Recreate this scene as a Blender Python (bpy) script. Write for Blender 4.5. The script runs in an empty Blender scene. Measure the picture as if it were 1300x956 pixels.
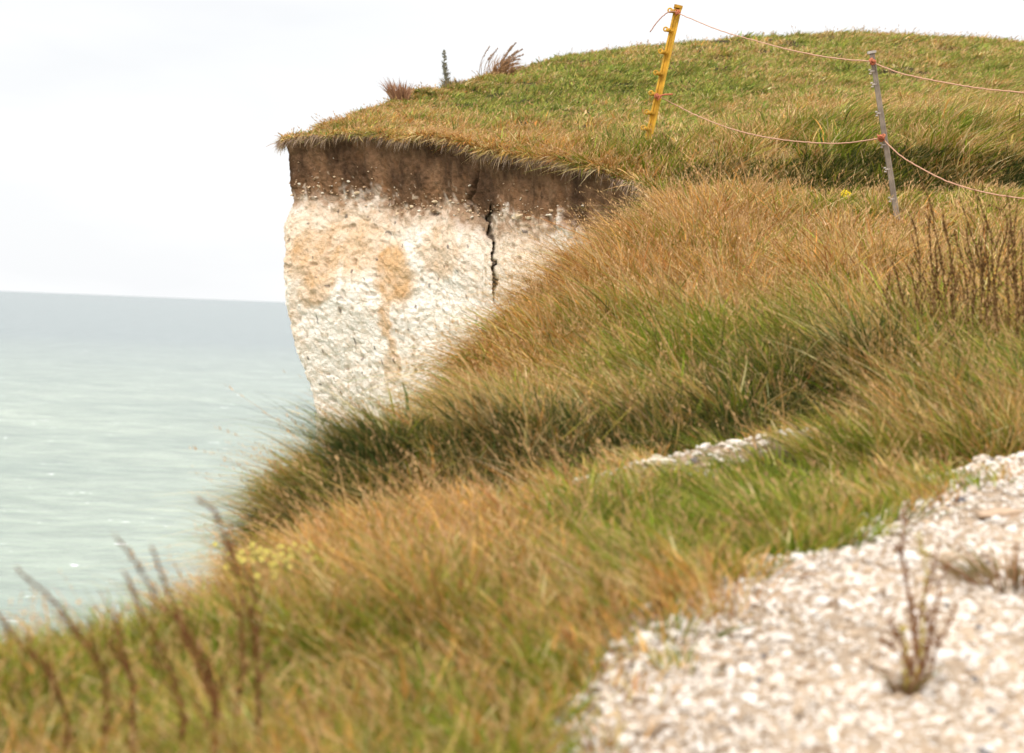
import bpy, math, random
import numpy as np
from mathutils import Matrix, Vector
R = np.random.RandomState(7); random.seed(7)
rad = math.radians
# ------------------------------------------------------------------ scene, camera
S = bpy.context.scene; COL = S.collection
W0, H0, LENS = 1300, 956, 70.0
F = LENS/36*W0
PITCH, ROLL = rad(-1.98), rad(2.3)
cam = bpy.data.cameras.new('camera'); cam.lens = LENS; cam.sensor_width = 36
cam.clip_start = .1; cam.clip_end = 90000
camo = bpy.data.objects.new('camera', cam); COL.objects.link(camo)
M = Matrix.Rotation(rad(90)+PITCH, 4, 'X') @ Matrix.Rotation(ROLL, 4, 'Z')
camo.matrix_world = M; S.camera = camo
cam.dof.use_dof = True; cam.dof.focus_distance = 15.8; cam.dof.aperture_fstop = 2.9
cam.dof.aperture_blades = 0
M3 = np.array(M.to_3x3())
def at(px, py, Y):
    d = M3 @ np.array([(px-W0/2)/F, -(py-H0/2)/F, -1.0])
    return d*(Y/d[1])
def proj(p):
    q = p @ M3          # world->camera
    return W0/2 + F*q[..., 0]/-q[..., 2], H0/2 - F*q[..., 1]/-q[..., 2]

# ------------------------------------------------------------------ numpy noise
def _h(ix, iy, iz, seed):
    n = (ix*374761393 + iy*668265263 + iz*2147483647 + seed*974634777) & 0xFFFFFFFF
    n = ((n ^ (n >> 13))*1274126177) & 0xFFFFFFFF
    n = ((n ^ (n >> 15))*2246822519) & 0xFFFFFFFF
    return ((n ^ (n >> 16)) & 0xFFFFFF)/float(0xFFFFFF)
def vn(x, y, z=None, seed=0):
    x = np.asarray(x, float); y = np.asarray(y, float)
    z = np.zeros_like(x) if z is None else np.asarray(z, float)
    ix, iy, iz = np.floor(x).astype(np.int64), np.floor(y).astype(np.int64), np.floor(z).astype(np.int64)
    fx, fy, fz = x-ix, y-iy, z-iz
    fx, fy, fz = [f*f*f*(f*(f*6-15)+10) for f in (fx, fy, fz)]
    r = 0
    for a in (0, 1):
        for b in (0, 1):
            for c in (0, 1):
                r = r + _h(ix+a, iy+b, iz+c, seed)*(fx if a else 1-fx)*(fy if b else 1-fy)*(fz if c else 1-fz)
    return r*2-1
def fbm(x, y, z=None, o=4, seed=0):
    r, a, t = 0, 1, 0
    for i in range(o):
        k = 2.03**i
        r = r + a*vn(x*k, y*k, None if z is None else z*k, seed+i*17); t += a; a *= .5
    return r/t
def sstep(a, b, x):
    t = np.clip((x-a)/(b-a), 0, 1); return t*t*(3-2*t)

# ------------------------------------------------------------------ meshes
def mesh_np(name, v, faces_list, mat, col=None, smooth=True, parent=None, loc=None):
    """faces_list: list of (n,k) int arrays"""
    me = bpy.data.meshes.new(name)
    v = np.asarray(v, np.float32)
    if loc is not None: v = v - np.asarray(loc, np.float32)
    me.vertices.add(len(v)); me.vertices.foreach_set('co', v.ravel())
    loops = np.concatenate([f.ravel() for f in faces_list]).astype(np.int32)
    sizes = np.concatenate([np.full(len(f), f.shape[1]) for f in faces_list])
    starts = np.concatenate([[0], np.cumsum(sizes)[:-1]]).astype(np.int32)
    me.loops.add(len(loops)); me.loops.foreach_set('vertex_index', loops)
    me.polygons.add(len(sizes)); me.polygons.foreach_set('loop_start', starts)
    me.polygons.foreach_set('use_smooth', np.full(len(sizes), smooth))
    me.update(calc_edges=True)
    if col is not None:
        a = me.color_attributes.new('Col', 'FLOAT_COLOR', 'POINT')
        c = np.ones((len(v), 4), np.float32); c[:, :3] = col
        a.data.foreach_set('color', c.ravel())
    me.materials.append(mat)
    o = bpy.data.objects.new(name, me); COL.objects.link(o)
    if loc is not None and parent is None: o.location = [float(q) for q in loc]
    if parent is not None: o.parent = parent
    return o
class MB:
    def __init__(s): s.v = []; s.f = {}; s.n = 0; s.c = []
    def add(s, v, fs, col=(1, 1, 1)):
        v = np.asarray(v, float); s.v.append(v)
        s.c.append(np.broadcast_to(np.asarray(col, float), (len(v), 3)))
        for f in fs:
            f = np.asarray(f); s.f.setdefault(f.shape[1], []).append(f+s.n)
        s.n += len(v)
    def tube(s, pts, r, n=8, col=(1, 1, 1), cap=True):
        pts = np.asarray(pts, float); r = np.broadcast_to(r, (len(pts),))
        t = np.gradient(pts, axis=0); t /= np.linalg.norm(t, axis=1)[:, None]+1e-9
        up = np.array([0, -1, .12]) if abs(t[:, 1].mean()) < .8 else np.array([1., 0, .1])
        a = np.cross(t, up); a /= np.linalg.norm(a, axis=1)[:, None]+1e-9
        b = np.cross(t, a)
        th = np.linspace(0, 2*math.pi, n, endpoint=False)
        v = pts[:, None] + r[:, None, None]*(np.cos(th)[None, :, None]*a[:, None]+np.sin(th)[None, :, None]*b[:, None])
        m = len(pts); idx = np.arange(m*n).reshape(m, n)
        q = np.stack([idx[:-1], np.roll(idx[:-1], -1, 1), np.roll(idx[1:], -1, 1), idx[1:]], -1).reshape(-1, 4)
        fs = [q]
        if cap: fs += [idx[0][::-1][None], idx[-1][None]]
        s.add(v.reshape(-1, 3), fs, col)
    def prism(s, prof, p0, p1, ax, ay, col=(1, 1, 1), taper=1.0):
        """profile (k,2) swept from p0 to p1 in frame ax, ay"""
        prof = np.asarray(prof, float); k = len(prof)
        A = np.asarray(p0)+prof[:, :1]*ax+prof[:, 1:]*ay
        B = np.asarray(p1)+taper*(prof[:, :1]*ax+prof[:, 1:]*ay)
        i = np.arange(k); j = (i+1) % k
        s.add(np.vstack([A, B]), [np.stack([i, j, j+k, i+k], 1), i[::-1][None], (i+k)[None]], col)
    def build(s, name, mat, parent=None, loc=None, smooth=True):
        return mesh_np(name, np.vstack(s.v), [np.vstack(x) for x in s.f.values()], mat, np.vstack(s.c), smooth, parent, loc)
def ico(sub=1):
    p = (1+5**.5)/2
    v = [(-1, p, 0), (1, p, 0), (-1, -p, 0), (1, -p, 0), (0, -1, p), (0, 1, p), (0, -1, -p), (0, 1, -p), (p, 0, -1), (p, 0, 1), (-p, 0, -1), (-p, 0, 1)]
    f = [(0, 11, 5), (0, 5, 1), (0, 1, 7), (0, 7, 10), (0, 10, 11), (1, 5, 9), (5, 11, 4), (11, 10, 2), (10, 7, 6), (7, 1, 8), (3, 9, 4), (3, 4, 2), (3, 2, 6), (3, 6, 8), (3, 8, 9), (4, 9, 5), (2, 4, 11), (6, 2, 10), (8, 6, 7), (9, 8, 1)]
    v = [np.array(a, float)/np.linalg.norm(a) for a in v]
    for _ in range(sub):
        cache, nf = {}, []
        def mid(a, b):
            k = (min(a, b), max(a, b))
            if k not in cache:
                m = v[a]+v[b]; v.append(m/np.linalg.norm(m)); cache[k] = len(v)-1
            return cache[k]
        for a, b, c in f:
            x, y, z = mid(a, b), mid(b, c), mid(c, a)
            nf += [(a, x, z), (b, y, x), (c, z, y), (x, y, z)]
        f = nf
    return np.array(v), np.array(f)
def tag(o, label=None, cat=None, group=None, kind=None):
    if label: o['label'] = label
    if cat: o['category'] = cat
    if group: o['group'] = group
    if kind: o['kind'] = kind
    return o
def empty(name, loc, *a, **k):
    o = bpy.data.objects.new(name, None); o.empty_display_size = .1; COL.objects.link(o)
    o.location = [float(q) for q in loc]; return tag(o, *a, **k)

# ------------------------------------------------------------------ materials
def mat(name, rough=.9, spec=.3):
    m = bpy.data.materials.new(name); m.use_nodes = True
    nt = m.node_tree; b = nt.nodes['Principled BSDF']
    b.inputs['Roughness'].default_value = rough; b.inputs['Specular IOR Level'].default_value = spec
    return m, nt, b
def nd(nt, t, **k):
    n = nt.nodes.new(t)
    for a, v in k.items():
        if a.startswith('i_'): n.inputs[int(a[2:])].default_value = v
        else: setattr(n, a, v)
    return n
def noise(nt, scale, detail=4, rough=.6, vec=None):
    n = nd(nt, 'ShaderNodeTexNoise'); n.inputs['Scale'].default_value = scale
    n.inputs['Detail'].default_value = detail; n.inputs['Roughness'].default_value = rough
    if vec is None:
        vec = nd(nt, 'ShaderNodeNewGeometry').outputs['Position']
    nt.links.new(vec, n.inputs['Vector']); return n
def ramp(nt, fac, stops):
    r = nd(nt, 'ShaderNodeValToRGB'); e = r.color_ramp.elements
    while len(e) < len(stops): e.new(.5)
    for el, (p, c) in zip(e, stops): el.position = p; el.color = (*c, 1) if len(c) == 3 else c
    nt.links.new(fac, r.inputs[0]); return r
def mix(nt, fac, a, b, mode='MIX'):
    n = nd(nt, 'ShaderNodeMix', data_type='RGBA', blend_type=mode)
    for s, v in ((n.inputs[0], fac), (n.inputs[6], a), (n.inputs[7], b)):
        if isinstance(v, (int, float)): s.default_value = v
        elif isinstance(v, tuple): s.default_value = (*v, 1)
        else: nt.links.new(v, s)
    return n.outputs[2]
def colattr(nt):
    a = nd(nt, 'ShaderNodeAttribute'); a.attribute_name = 'Col'; return a.outputs['Color']
def bump(nt, b, h, dist, strength=1):
    n = nd(nt, 'ShaderNodeBump'); n.inputs['Distance'].default_value = dist; n.inputs['Strength'].default_value = strength
    nt.links.new(h, n.inputs['Height']); nt.links.new(n.outputs[0], b.inputs['Normal']); return n
def attr_mat(name, rough=.85, spec=.25, nscale=None, namt=.3, bscale=None, bdist=.003):
    m, nt, b = mat(name, rough, spec)
    c = colattr(nt)
    if nscale:
        nz = noise(nt, nscale)
        r = ramp(nt, nz.outputs[0], [(.3, (1-namt,)*3), (.7, (1+namt*.3,)*3)])
        c = mix(nt, 1.0, c, r.outputs[0], 'MULTIPLY')
    nt.links.new(c, b.inputs['Base Color'])
    if bscale: bump(nt, b, noise(nt, bscale, 5).outputs[0], bdist)
    return m
# grass: diffuse + translucency
mg, nt, b = mat('grass_blades', .7, .06)
c = colattr(nt); nt.links.new(c, b.inputs['Base Color'])
tr = nd(nt, 'ShaderNodeBsdfTranslucent'); nt.links.new(c, tr.inputs[0])
mx = nd(nt, 'ShaderNodeMixShader'); mx.inputs[0].default_value = .22
nt.links.new(b.outputs[0], mx.inputs[1]); nt.links.new(tr.outputs[0], mx.inputs[2])
nt.links.new(mx.outputs[0], nt.nodes['Material Output'].inputs[0])
M_grass = mg
M_ground = attr_mat('turf_soil', .95, .1, 25, .35, 60, .01)
M_stone = attr_mat('chalk_stones', .9, .2, 60, .2, 150, .001)
M_plant = attr_mat('plant_stems', .9, .04)
M_plastic = attr_mat('weathered_plastic', .6, .3, 14, .42, 120, .0006)
M_rope = attr_mat('twine', .9, .1, 150, .3, 400, .001)
# cliff
mc, nt, b = mat('cliff_face', .95, .1)
c = colattr(nt)
pos = nd(nt, 'ShaderNodeNewGeometry').outputs['Position']
n1 = noise(nt, 35, 5, .7); n2 = noise(nt, 9, 5, .65)
r1 = ramp(nt, n1.outputs[0], [(.28, (.66, .56, .46)), (.40, (.97, .95, .93)), (.7, (1.08, 1.08, 1.08))])
r2 = ramp(nt, n2.outputs[0], [(.3, (.84, .76, .66)), (.55, (1.02, 1.02, 1.02))])
c = mix(nt, 1.0, c, r1.outputs[0], 'MULTIPLY'); c = mix(nt, 1.0, c, r2.outputs[0], 'MULTIPLY')
nt.links.new(c, b.inputs['Base Color'])
vo = nd(nt, 'ShaderNodeTexVoronoi', feature='DISTANCE_TO_EDGE'); vo.inputs['Scale'].default_value = 22
mpv = nd(nt, 'ShaderNodeMapping'); mpv.inputs['Scale'].default_value = (1.3, 1.3, 1.7)
nzw = noise(nt, 7, 3); addv = nd(nt, 'ShaderNodeVectorMath', operation='MULTIPLY_ADD')
nt.links.new(nzw.outputs['Color'], addv.inputs[0]); addv.inputs[1].default_value = (.15, .15, .15); nt.links.new(pos, addv.inputs[2])
nt.links.new(addv.outputs[0], mpv.inputs[0]); nt.links.new(mpv.outputs[0], vo.inputs['Vector'])
sm = nd(nt, 'ShaderNodeMath', operation='MULTIPLY_ADD'); sm.inputs[1].default_value = .9
cl = nd(nt, 'ShaderNodeMath', operation='MINIMUM'); cl.inputs[1].default_value = .25
nt.links.new(vo.outputs[0], cl.inputs[0]); nt.links.new(cl.outputs[0], sm.inputs[0]); nt.links.new(n1.outputs[0], sm.inputs[2])
bump(nt, b, sm.outputs[0], .022, .7)
M_cliff = mc

# ------------------------------------------------------------------ land heights: control points (px, py, depth, grass h, green, rust, density)
CP = [
 # far headland: skyline, top, turf edge
 (357, 177, 20, .06, .2, .5, .9), (400, 158, 22, .08, .3, .4, 1), (455, 137, 23.5, .08, .3, .4, 1), (520, 114, 25, .08, .45, .4, 1), (600, 99, 28, .08, .6, .3, 1),
 (700, 76, 31, .1, .65, .2, 1), (780, 68, 31, .1, .65, .2, 1), (860, 60, 31.5, .1, .6, .2, 1), (960, 50, 32, .1, .6, .2, 1), (1080, 43, 33, .1, .55, .2, 1), (1180, 46, 33, .1, .55, .2, 1), (1300, 54, 33, .1, .5, .2, 1),
 (440, 160, 19.6, .09, .15, .6, 1), (500, 159, 19.1, .12, .15, .6, 1), (600, 173, 18.3, .14, .15, .7, 1), (700, 188, 17.3, .16, .12, .8, 1), (765, 205, 16.7, .17, .15, .7, 1), (830, 228, 16.2, .18, .3, .6, 1),
 (480, 150, 22, .12, .3, .5, 1), (560, 165, 20.5, .13, .35, .5, 1), (600, 125, 25, .09, .92, .1, 1), (680, 140, 23, .09, .92, .1, 1), (760, 110, 26, .09, .9, .1, 1), (700, 180, 19.5, .14, .35, .5, 1),
 (900, 100, 26.5, .09, .82, .1, 1), (1050, 90, 27.5, .1, .72, .1, 1), (1200, 90, 27.5, .1, .6, .1, 1), (1320, 100, 27, .1, .55, .2, 1),
 (820, 178, 18.0, .14, .85, .2, 1), (900, 150, 20.5, .12, .45, .2, 1), (1000, 150, 20.5, .13, .25, .4, 1), (1150, 140, 21.5, .13, .25, .3, 1), (1290, 150, 20.5, .13, .3, .4, 1),
 # small bank across the slope
 (900, 197, 16.65, .24, .6, .2, 1), (1050, 195, 16.65, .25, .55, .2, 1), (1200, 190, 16.65, .26, .5, .2, 1), (1320, 192, 16.65, .26, .5, .2, 1),
 (900, 236, 16.3, .12, .85, .2, 1), (1050, 240, 16.3, .12, .9, .1, 1), (1200, 238, 16.3, .12, .95, .1, 1), (1320, 238, 16.3, .12, .95, .1, 1),
 # straw slope
 (775, 258, 14.2, .22, .03, .8, 1), (900, 250, 15.2, .2, .1, .6, 1), (1050, 248, 15.6, .14, .3, .4, 1), (1200, 248, 15.4, .12, .5, .2, 1), (1320, 250, 15.4, .12, .5, .2, 1),
 (900, 290, 13.5, .26, .08, .7, 1), (1050, 285, 13.8, .2, .3, .5, 1), (1138, 275, 14, .12, .45, .4, .9), (1260, 280, 13.8, .13, .5, .3, 1),
 (705, 315, 12.6, .25, .02, .9, 1), (800, 335, 12, .28, .05, .8, 1), (950, 340, 11.8, .26, .2, .6, 1), (1100, 345, 11.6, .24, .4, .5, 1), (1250, 340, 11.8, .22, .35, .5, 1),
 (635, 385, 11.5, .26, .03, .9, 1), (570, 432, 10.6, .24, .05, .9, 1), (575, 478, 10, .24, .15, .9, 1), (700, 430, 10.4, .27, .15, .7, 1), (850, 400, 10.6, .28, .4, .5, 1), (1000, 420, 10.1, .28, .6, .4, 1), (1150, 400, 10.1, .28, .6, .4, 1), (1280, 430, 9.6, .26, .5, .5, 1),
 # turf ridge
 (350, 618, 7.9, .16, .3, .7, 1), (400, 592, 8.5, .18, .3, .7, 1), (515, 528, 9.2, .24, .4, .5, 1), (640, 492, 9.4, .26, .5, .4, 1), (800, 480, 9.2, .26, .6, .4, 1), (950, 465, 9, .28, .8, .2, 1), (1080, 430, 9.2, .3, .85, .2, 1), (1180, 470, 8.9, .28, .7, .3, 1),
 (350, 640, 7.5, .22, .7, .4, 1), (500, 578, 7.75, .22, .9, .2, 1), (640, 550, 8.05, .22, .9, .15, 1), (800, 532, 8.35, .22, .85, .3, 1), (900, 522, 8.45, .22, .85, .3, 1), (1040, 480, 8.8, .28, .95, .1, 1),
 (310, 680, 7.0, .16, .2, .8, .8), (450, 655, 7.4, .10, .6, .5, .8), (600, 622, 7.75, .08, .6, .5, .7), (740, 596, 7.95, .07, .5, .5, .5), (860, 568, 8.0, .08, .4, .6, .25), (1010, 528, 8.4, .06, .4, .5, .12),
 # worn strip
 (690, 630, 7.3, .06, .2, .7, .2), (800, 597, 7.5, .03, .3, .6, .1), (870, 580, 7.7, .02, .3, .6, .1), (960, 545, 8.1, .04, .3, .6, .1), (1080, 512, 8.6, .1, .5, .5, .5),
 # verge
 (640, 665, 6.7, .17, .1, .9, 1), (500, 680, 6.6, .18, .08, .9, 1), (380, 700, 6.4, .16, .15, .8, 1), (320, 722, 6.2, .15, .3, .7, 1), (760, 660, 6.6, .18, .75, .4, 1), (880, 620, 7.0, .18, .8, .3, 1), (1000, 590, 7.3, .18, .74, .35, 1), (1100, 560, 7.6, .18, .70, .3, 1), (1200, 530, 8.0, .24, .72, .3, 1), (1290, 500, 8.3, .28, .72, .3, 1), (1400, 480, 8.5, .28, .7, .3, 1),
 (560, 740, 5.7, .18, .35, .8, 1), (700, 720, 5.8, .17, .55, .5, 1), (800, 720, 5.8, .15, .75, .3, 1), (950, 650, 6.35, .15, .75, .3, 1), (420, 780, 5.3, .17, .5, .6, 1), (250, 790, 5.3, .15, .6, .5, 1), (120, 815, 5.0, .13, .5, .6, 1), (0, 825, 4.8, .12, .4, .7, 1), (350, 860, 4.75, .16, .5, .6, 1), (600, 840, 4.85, .17, .45, .6, 1), (150, 900, 4.5, .14, .5, .6, 1), (690, 860, 4.75, .14, .4, .6, 1), (200, 990, 4.1, .14, .5, .6, 1), (600, 990, 4.1, .14, .5, .6, 1),
 # chalk path
 (880, 760, 5.35, 0, .4, .6, .0), (1000, 715, 5.75, 0, .5, .5, 0), (1150, 650, 6.35, 0, .5, .5, 0), (1290, 590, 7, 0, .4, .6, 0), (1300, 700, 5.8, 0, .4, .6, 0), (1000, 860, 4.75, 0, .4, .6, 0), (780, 880, 4.65, 0, .4, .6, 0), (1300, 860, 4.75, 0, .4, .6, 0), (1100, 960, 4.25, 0, .4, .6, 0),
]
cw, ca = [], []
for (px, py, Y, h, g, r, d) in CP:
    p = at(px, py, Y); cw.append((p[0], p[1], p[2]-.55*h)); ca.append((h, g, r, d))
def zat(i): return cw[i][2]
ext = [(-6, -8, -1.75), (6, -8, -1.5), (0, 0, -1.42), (-4, 1, -1.42), (5, 0, -1.25), (12, 8, .1), (10, 15, 1.6), (14, 25, 3.6), (14, 34, 5.0), (-2, 3.6, -1.12), (0, 3.3, -1.1), (3, 3.3, -1.0),
       (1, 41, 4.6), (6, 43, 5.2), (14, 50, 5.6), (4, 60, 5.0), (25, 20, 4.0), (30, 45, 6.5), (25, 80, 5.5), (8, 80, 4.5), (20, 0, .0), (24, 10, 1.5), (50, 5, 2), (60, 60, 7), (60, 150, 5), (25, 150, 4), (20, -20, -1), (-6, -20, -2.2), (60, -20, 1)]
P = np.array(cw+ext); A = np.array(ca+[(.12, .5, .4, 1)]*len(ext))
def Kf(r2): return np.where(r2 > 1e-12, .5*r2*np.log(r2+1e-12), 0)
n = len(P); d2 = ((P[:, None, :2]-P[None, :, :2])**2).sum(-1)
K = np.zeros((n+3, n+3)); K[:n, :n] = Kf(d2)+np.eye(n)*.006
K[:n, n] = 1; K[:n, n+1:] = P[:, :2]; K[n, :n] = 1; K[n+1:, :n] = P[:, :2].T
HOLES = [(*at(px, 600, Y)[:2], r_, d_) for px, Y, r_, d_ in [(1045, 8.75, .26, .20), (905, 8.35, .16, .14), (640, 7.95, .13, .10), (400, 7.4, .13, .10), (520, 7.65, .10, .08), (790, 8.15, .12, .09), (1260, 16.3, .22, .12), (960, 16.3, .2, .08), (1120, 9.6, .2, .08)]]
BANK = np.array([at(px, 600, Y)[:2] for px, Y in [(300, 7.15), (450, 7.42), (600, 7.8), (740, 8.02), (860, 8.15), (960, 8.35), (1040, 8.62), (1200, 8.9)]])
WTS = np.linalg.solve(K, np.concatenate([P[:, 2], np.zeros(3)]))
# path outline
PE = np.array([at(px, 600, Y)[:2] for px, Y in [(700, 3.2), (712, 4.2), (735, 4.7), (795, 5.0), (862, 5.4), (925, 5.65), (1035, 5.98), (1140, 6.3), (1228, 6.85), (1310, 7.3), (1450, 7.9), (1800, 8.8)]])
PE = np.vstack([[(.05, -20)], PE, [(9, 10.5), (60, 30)]])
def path_in(x, y):
    """positive inside the chalk path, roughly metres"""
    s = (x-np.interp(y, PE[:, 1], PE[:, 0]))*.55
    return s+.09*fbm(x*3, y*3, seed=21, o=3)+.05*fbm(x*11, y*9, seed=22, o=2)
def chunks(fn, x, y):
    x = np.asarray(x, float).ravel(); y = np.asarray(y, float).ravel(); out = []
    for i in range(0, len(x), 20000): out.append(fn(x[i:i+20000], y[i:i+20000]))
    return np.concatenate(out)
def _z(x, y):
    r2 = (x[:, None]-P[None, :, 0])**2+(y[:, None]-P[None, :, 1])**2
    return Kf(r2)@WTS[:n]+WTS[n]+x*WTS[n+1]+y*WTS[n+2]
def zland(x, y):
    shp = np.shape(x); x = np.asarray(x, float).ravel(); y = np.asarray(y, float).ravel()
    z = chunks(_z, x, y)
    z = z+.025*fbm(x*1.6, y*1.6, seed=3)*np.clip(y/10, .5, 2)+.008*fbm(x*9, y*9, seed=4, o=3)
    pth = sstep(.25, -.05, path_in(x, y))
    z = z+pth*sstep(6.8, 8, y)*(.05*fbm(x*3.1, y*2.4, seed=5, o=2)+.05*sstep(17.5, 19, y)*fbm(x*1.5, y*1.1, seed=6, o=2))+pth*sstep(8, 6, y)*.02*fbm(x*4, y*4, seed=7, o=2)
    dt = y-np.interp(x, BANK[:, 0], BANK[:, 1]); wk = sstep(-1.2, -.7, x)*sstep(2.4, 1.5, x)
    tm = .35+.65*sstep(-.3, .35, fbm(x*2.4, y*0+3, seed=150, o=2)); z = z+wk*(-.12*tm*np.exp(-(dt/.14)**2)+.07*np.exp(-((dt-.42)/.26)**2))
    z = z-.13*np.exp(-((y-16.17-.05*np.sin(x*4))/.16)**2)*sstep(1.3, 1.8, x)+.05*np.exp(-((y-16.7)/.2)**2)*sstep(1.3, 1.8, x)
    for (hx, hy, hr, hd) in HOLES: z = z-hd*np.exp(-(((x-hx)/(hr*1.5))**2+((y-hy)/hr)**2))
    return z.reshape(shp)
def _a(x, y):
    r2 = (x[:, None]-P[None, :, 0])**2+((y[:, None]-P[None, :, 1]))**2*.8
    w = 1/(r2+.02)**1.8
    return (w@A)/w.sum(1)[:, None]
def attrs(x, y): return chunks(_a, x, y)

# cliff edge x_e(y)
E = [(-9, -20), (-5.5, -6), (-4.3, 0), (-3.1, 3), (-2.1, 4.0), (-1.55, 4.6)]
for px, Y in [(0, 5.0), (150, 5.4), (246, 5.8), (316, 6.3), (334, 6.9), (338, 7.4), (352, 7.9), (410, 8.5), (540, 9.2), (590, 9.8), (594, 10.4), (626, 11), (668, 11.6), (733, 12.6), (801, 14), (840, 15.2), (846, 16.0), (800, 16.35), (765, 16.6), (700, 17.2), (600, 18.2), (500, 19.05), (418, 19.6), (356, 19.95), (350, 20.3), (364, 21.0), (400, 22), (455, 23.5), (520, 25), (600, 28), (700, 33)]:
    E.append((at(px, 400, Y)[0], Y))
E += [(2.6, 42), (12, 80), (30, 150)]
E = np.array(E)
_yy = np.linspace(-20, 150, 34001); _xx = np.interp(_yy, E[:, 1], E[:, 0])
_k = np.hanning(61); _k /= _k.sum(); _xs = np.convolve(np.pad(_xx, 30, 'edge'), _k, 'valid')
_xs = _xs+.03*fbm(_yy*3.1, _yy*0, seed=55, o=3)+.05*sstep(15.8, 17, _yy)*fbm(_yy*5, _yy*0, seed=56, o=3)
def xe(y): return np.interp(y, _yy, _xs)

def bare(x, y):
    a = attrs(x, y); return a

# ------------------------------------------------------------------ land sheet
ys = np.concatenate([np.arange(-20, 3, .4), np.arange(3, 10, .04), np.arange(10, 22, .06), np.arange(22, 36, .12), np.arange(36, 60, .6), np.arange(60, 150.1, 6)])
ts = np.linspace(0, 1, 260)**2.2
X = xe(ys)[:, None]+(70-xe(ys))[:, None]*ts[None]
Yg = np.broadcast_to(ys[:, None], X.shape)
Z = zland(X, Yg)
at_ = attrs(X, Yg)
nzc = fbm(X.ravel()*4, Yg.ravel()*4, seed=8)
thatch = np.array([.07, .045, .024])*(1+.3*nzc[:, None])
greenc = np.array([.028, .034, .012])
col = thatch*(1-at_[:, 1:2]*.6)+greenc*(at_[:, 1:2]*.6)
chalky = np.array([.36, .26, .17])*(1+.15*nzc[:, None])
bm = (1-sstep(.15, .6, at_[:, 3]+.25*nzc))[:, None]
pm = sstep(-.12, .03, path_in(X.ravel(), Yg.ravel()))[:, None]
col = col*(1-bm)+chalky*bm
col = col*(1-pm)+chalky*pm
idx = np.arange(X.size).reshape(X.shape)
quad = lambda idx: np.stack([idx[:-1, :-1], idx[:-1, 1:], idx[1:, 1:], idx[1:, :-1]], -1).reshape(-1, 4)
land = mesh_np('hillside', np.stack([X, Yg, Z], -1).reshape(-1, 3), [quad(idx)], M_ground, col)
tag(land, 'grassy clifftop hillside rising away to the right', kind='structure')
# path sheet
yp = np.arange(-6, 9.3, .05); tp = np.linspace(0, 1, 160)**1.5
x0 = np.interp(yp, PE[:, 1], PE[:, 0])+.08
Xp = x0[:, None]+(14-x0)[:, None]*tp[None]; Yp = np.broadcast_to(yp[:, None], Xp.shape)
Zp = zland(Xp, Yp)+.006*sstep(0, .05, tp)[None]+.002
npx = fbm(Xp.ravel()*6, Yp.ravel()*6, seed=31)[:, None]
colp = np.array([.46, .35, .25])*(1+.35*npx)
idx = np.arange(Xp.size).reshape(Xp.shape)
po = mesh_np('path', np.stack([Xp, Yp, Zp], -1).reshape(-1, 3), [quad(idx)], M_ground, colp)
tag(po, 'pale crushed chalk footpath along the clifftop', kind='structure')

# ------------------------------------------------------------------ cliff
fine = lambda y: (y > 15.6) & (y < 20.6)
seg = []
def resample(y0, y1, step):
    yy = np.linspace(y0, y1, 4000); xx = xe(yy)
    L = np.concatenate([[0], np.cumsum(np.hypot(np.diff(xx), np.diff(yy)))])
    k = max(2, int(L[-1]/step)); s = np.linspace(0, L[-1], k, endpoint=False)
    return np.interp(s, L, yy)
ey = np.concatenate([resample(-20, 3, .3), resample(3, 15.6, .04), resample(15.6, 20.8, .0115), resample(20.8, 34, .06), resample(34, 150, 1.0)])
ex = xe(ey)
def sm(a, w):
    k = np.hanning(w); k /= k.sum(); return np.convolve(np.pad(a, w//2, 'edge'), k, 'valid')[:len(a)]
yy = np.arange(-20, 150, .02); tx = np.gradient(sm(xe(yy), 41), yy); ty = np.ones_like(tx)
L = np.hypot(tx, ty); nxs, nys = sm(-ty/L, 21), sm(tx/L, 21)
L = np.hypot(nxs, nys); nx = np.interp(ey, yy, nxs/L); ny = np.interp(ey, yy, nys/L)
vv = np.concatenate([np.arange(0, 3.7, .0125), 3.7+np.cumsum(np.linspace(.05, 1.6, 62)), [62]])
vv = vv[vv < 62.5]
ez = zland(ex, ey)
NS, NV = len(ey), len(vv)
V = np.broadcast_to(vv[None], (NS, NV))
SX, SY = ex[:, None]+0*V, ey[:, None]+0*V
SZ = ez[:, None]-V
sl = np.concatenate([[0], np.cumsum(np.hypot(np.diff(ex), np.diff(ey)))])[:, None]+0*V
T = np.interp(SY, [15.6, 17.2, 18.2, 19, 20], [.44, .52, .60, .63, .50])+.04*fbm(sl*1.3, V*0, seed=61, o=3)+.0*V
soil = 1-sstep(-.05, .06, V-T+.13*fbm(sl*4, V*4, seed=62)+.07*fbm(sl*19, V*15, seed=162, o=2))
# profile of the head
pv = np.array([0, 10, 20, 55, 80, 108, 128, 168, 205, 222, 240, 262, 298, 338, 355, 380, 600])*.0079
po_ = np.array([0, 2, 4, 6, 9, 6, 4, 6, 7, 10, 15, 22, 32, 42, 44, 42, 10])*.0079/.75
off = np.interp(V, pv, po_)
nearface = (SY < 15.6)
amp = np.where(nearface, .5, 1.0)
cw_ = np.interp(SY, [15.6, 18.6, 19.6, 20.8], [.45, .5, 1, 1])
off = np.where(V > 1.3, off*cw_+.07*(1-cw_), off)
off = off*np.where(nearface, .25, 1)
big = .10*fbm(sl*.9, V*1.1, seed=63, o=2)+.035*fbm(sl*2.8, V*3.4, seed=64, o=3)
rid = np.abs(fbm(sl*11, V*15, seed=65, o=4))
rid2 = np.abs(fbm(sl*22, V*28, seed=66, o=3))
ck = (1-soil)
off = off+amp*sstep(0, .5, V)*big*(.35+.65*ck)-ck*(.024*rid+.022*rid2)+ck*.02
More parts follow.
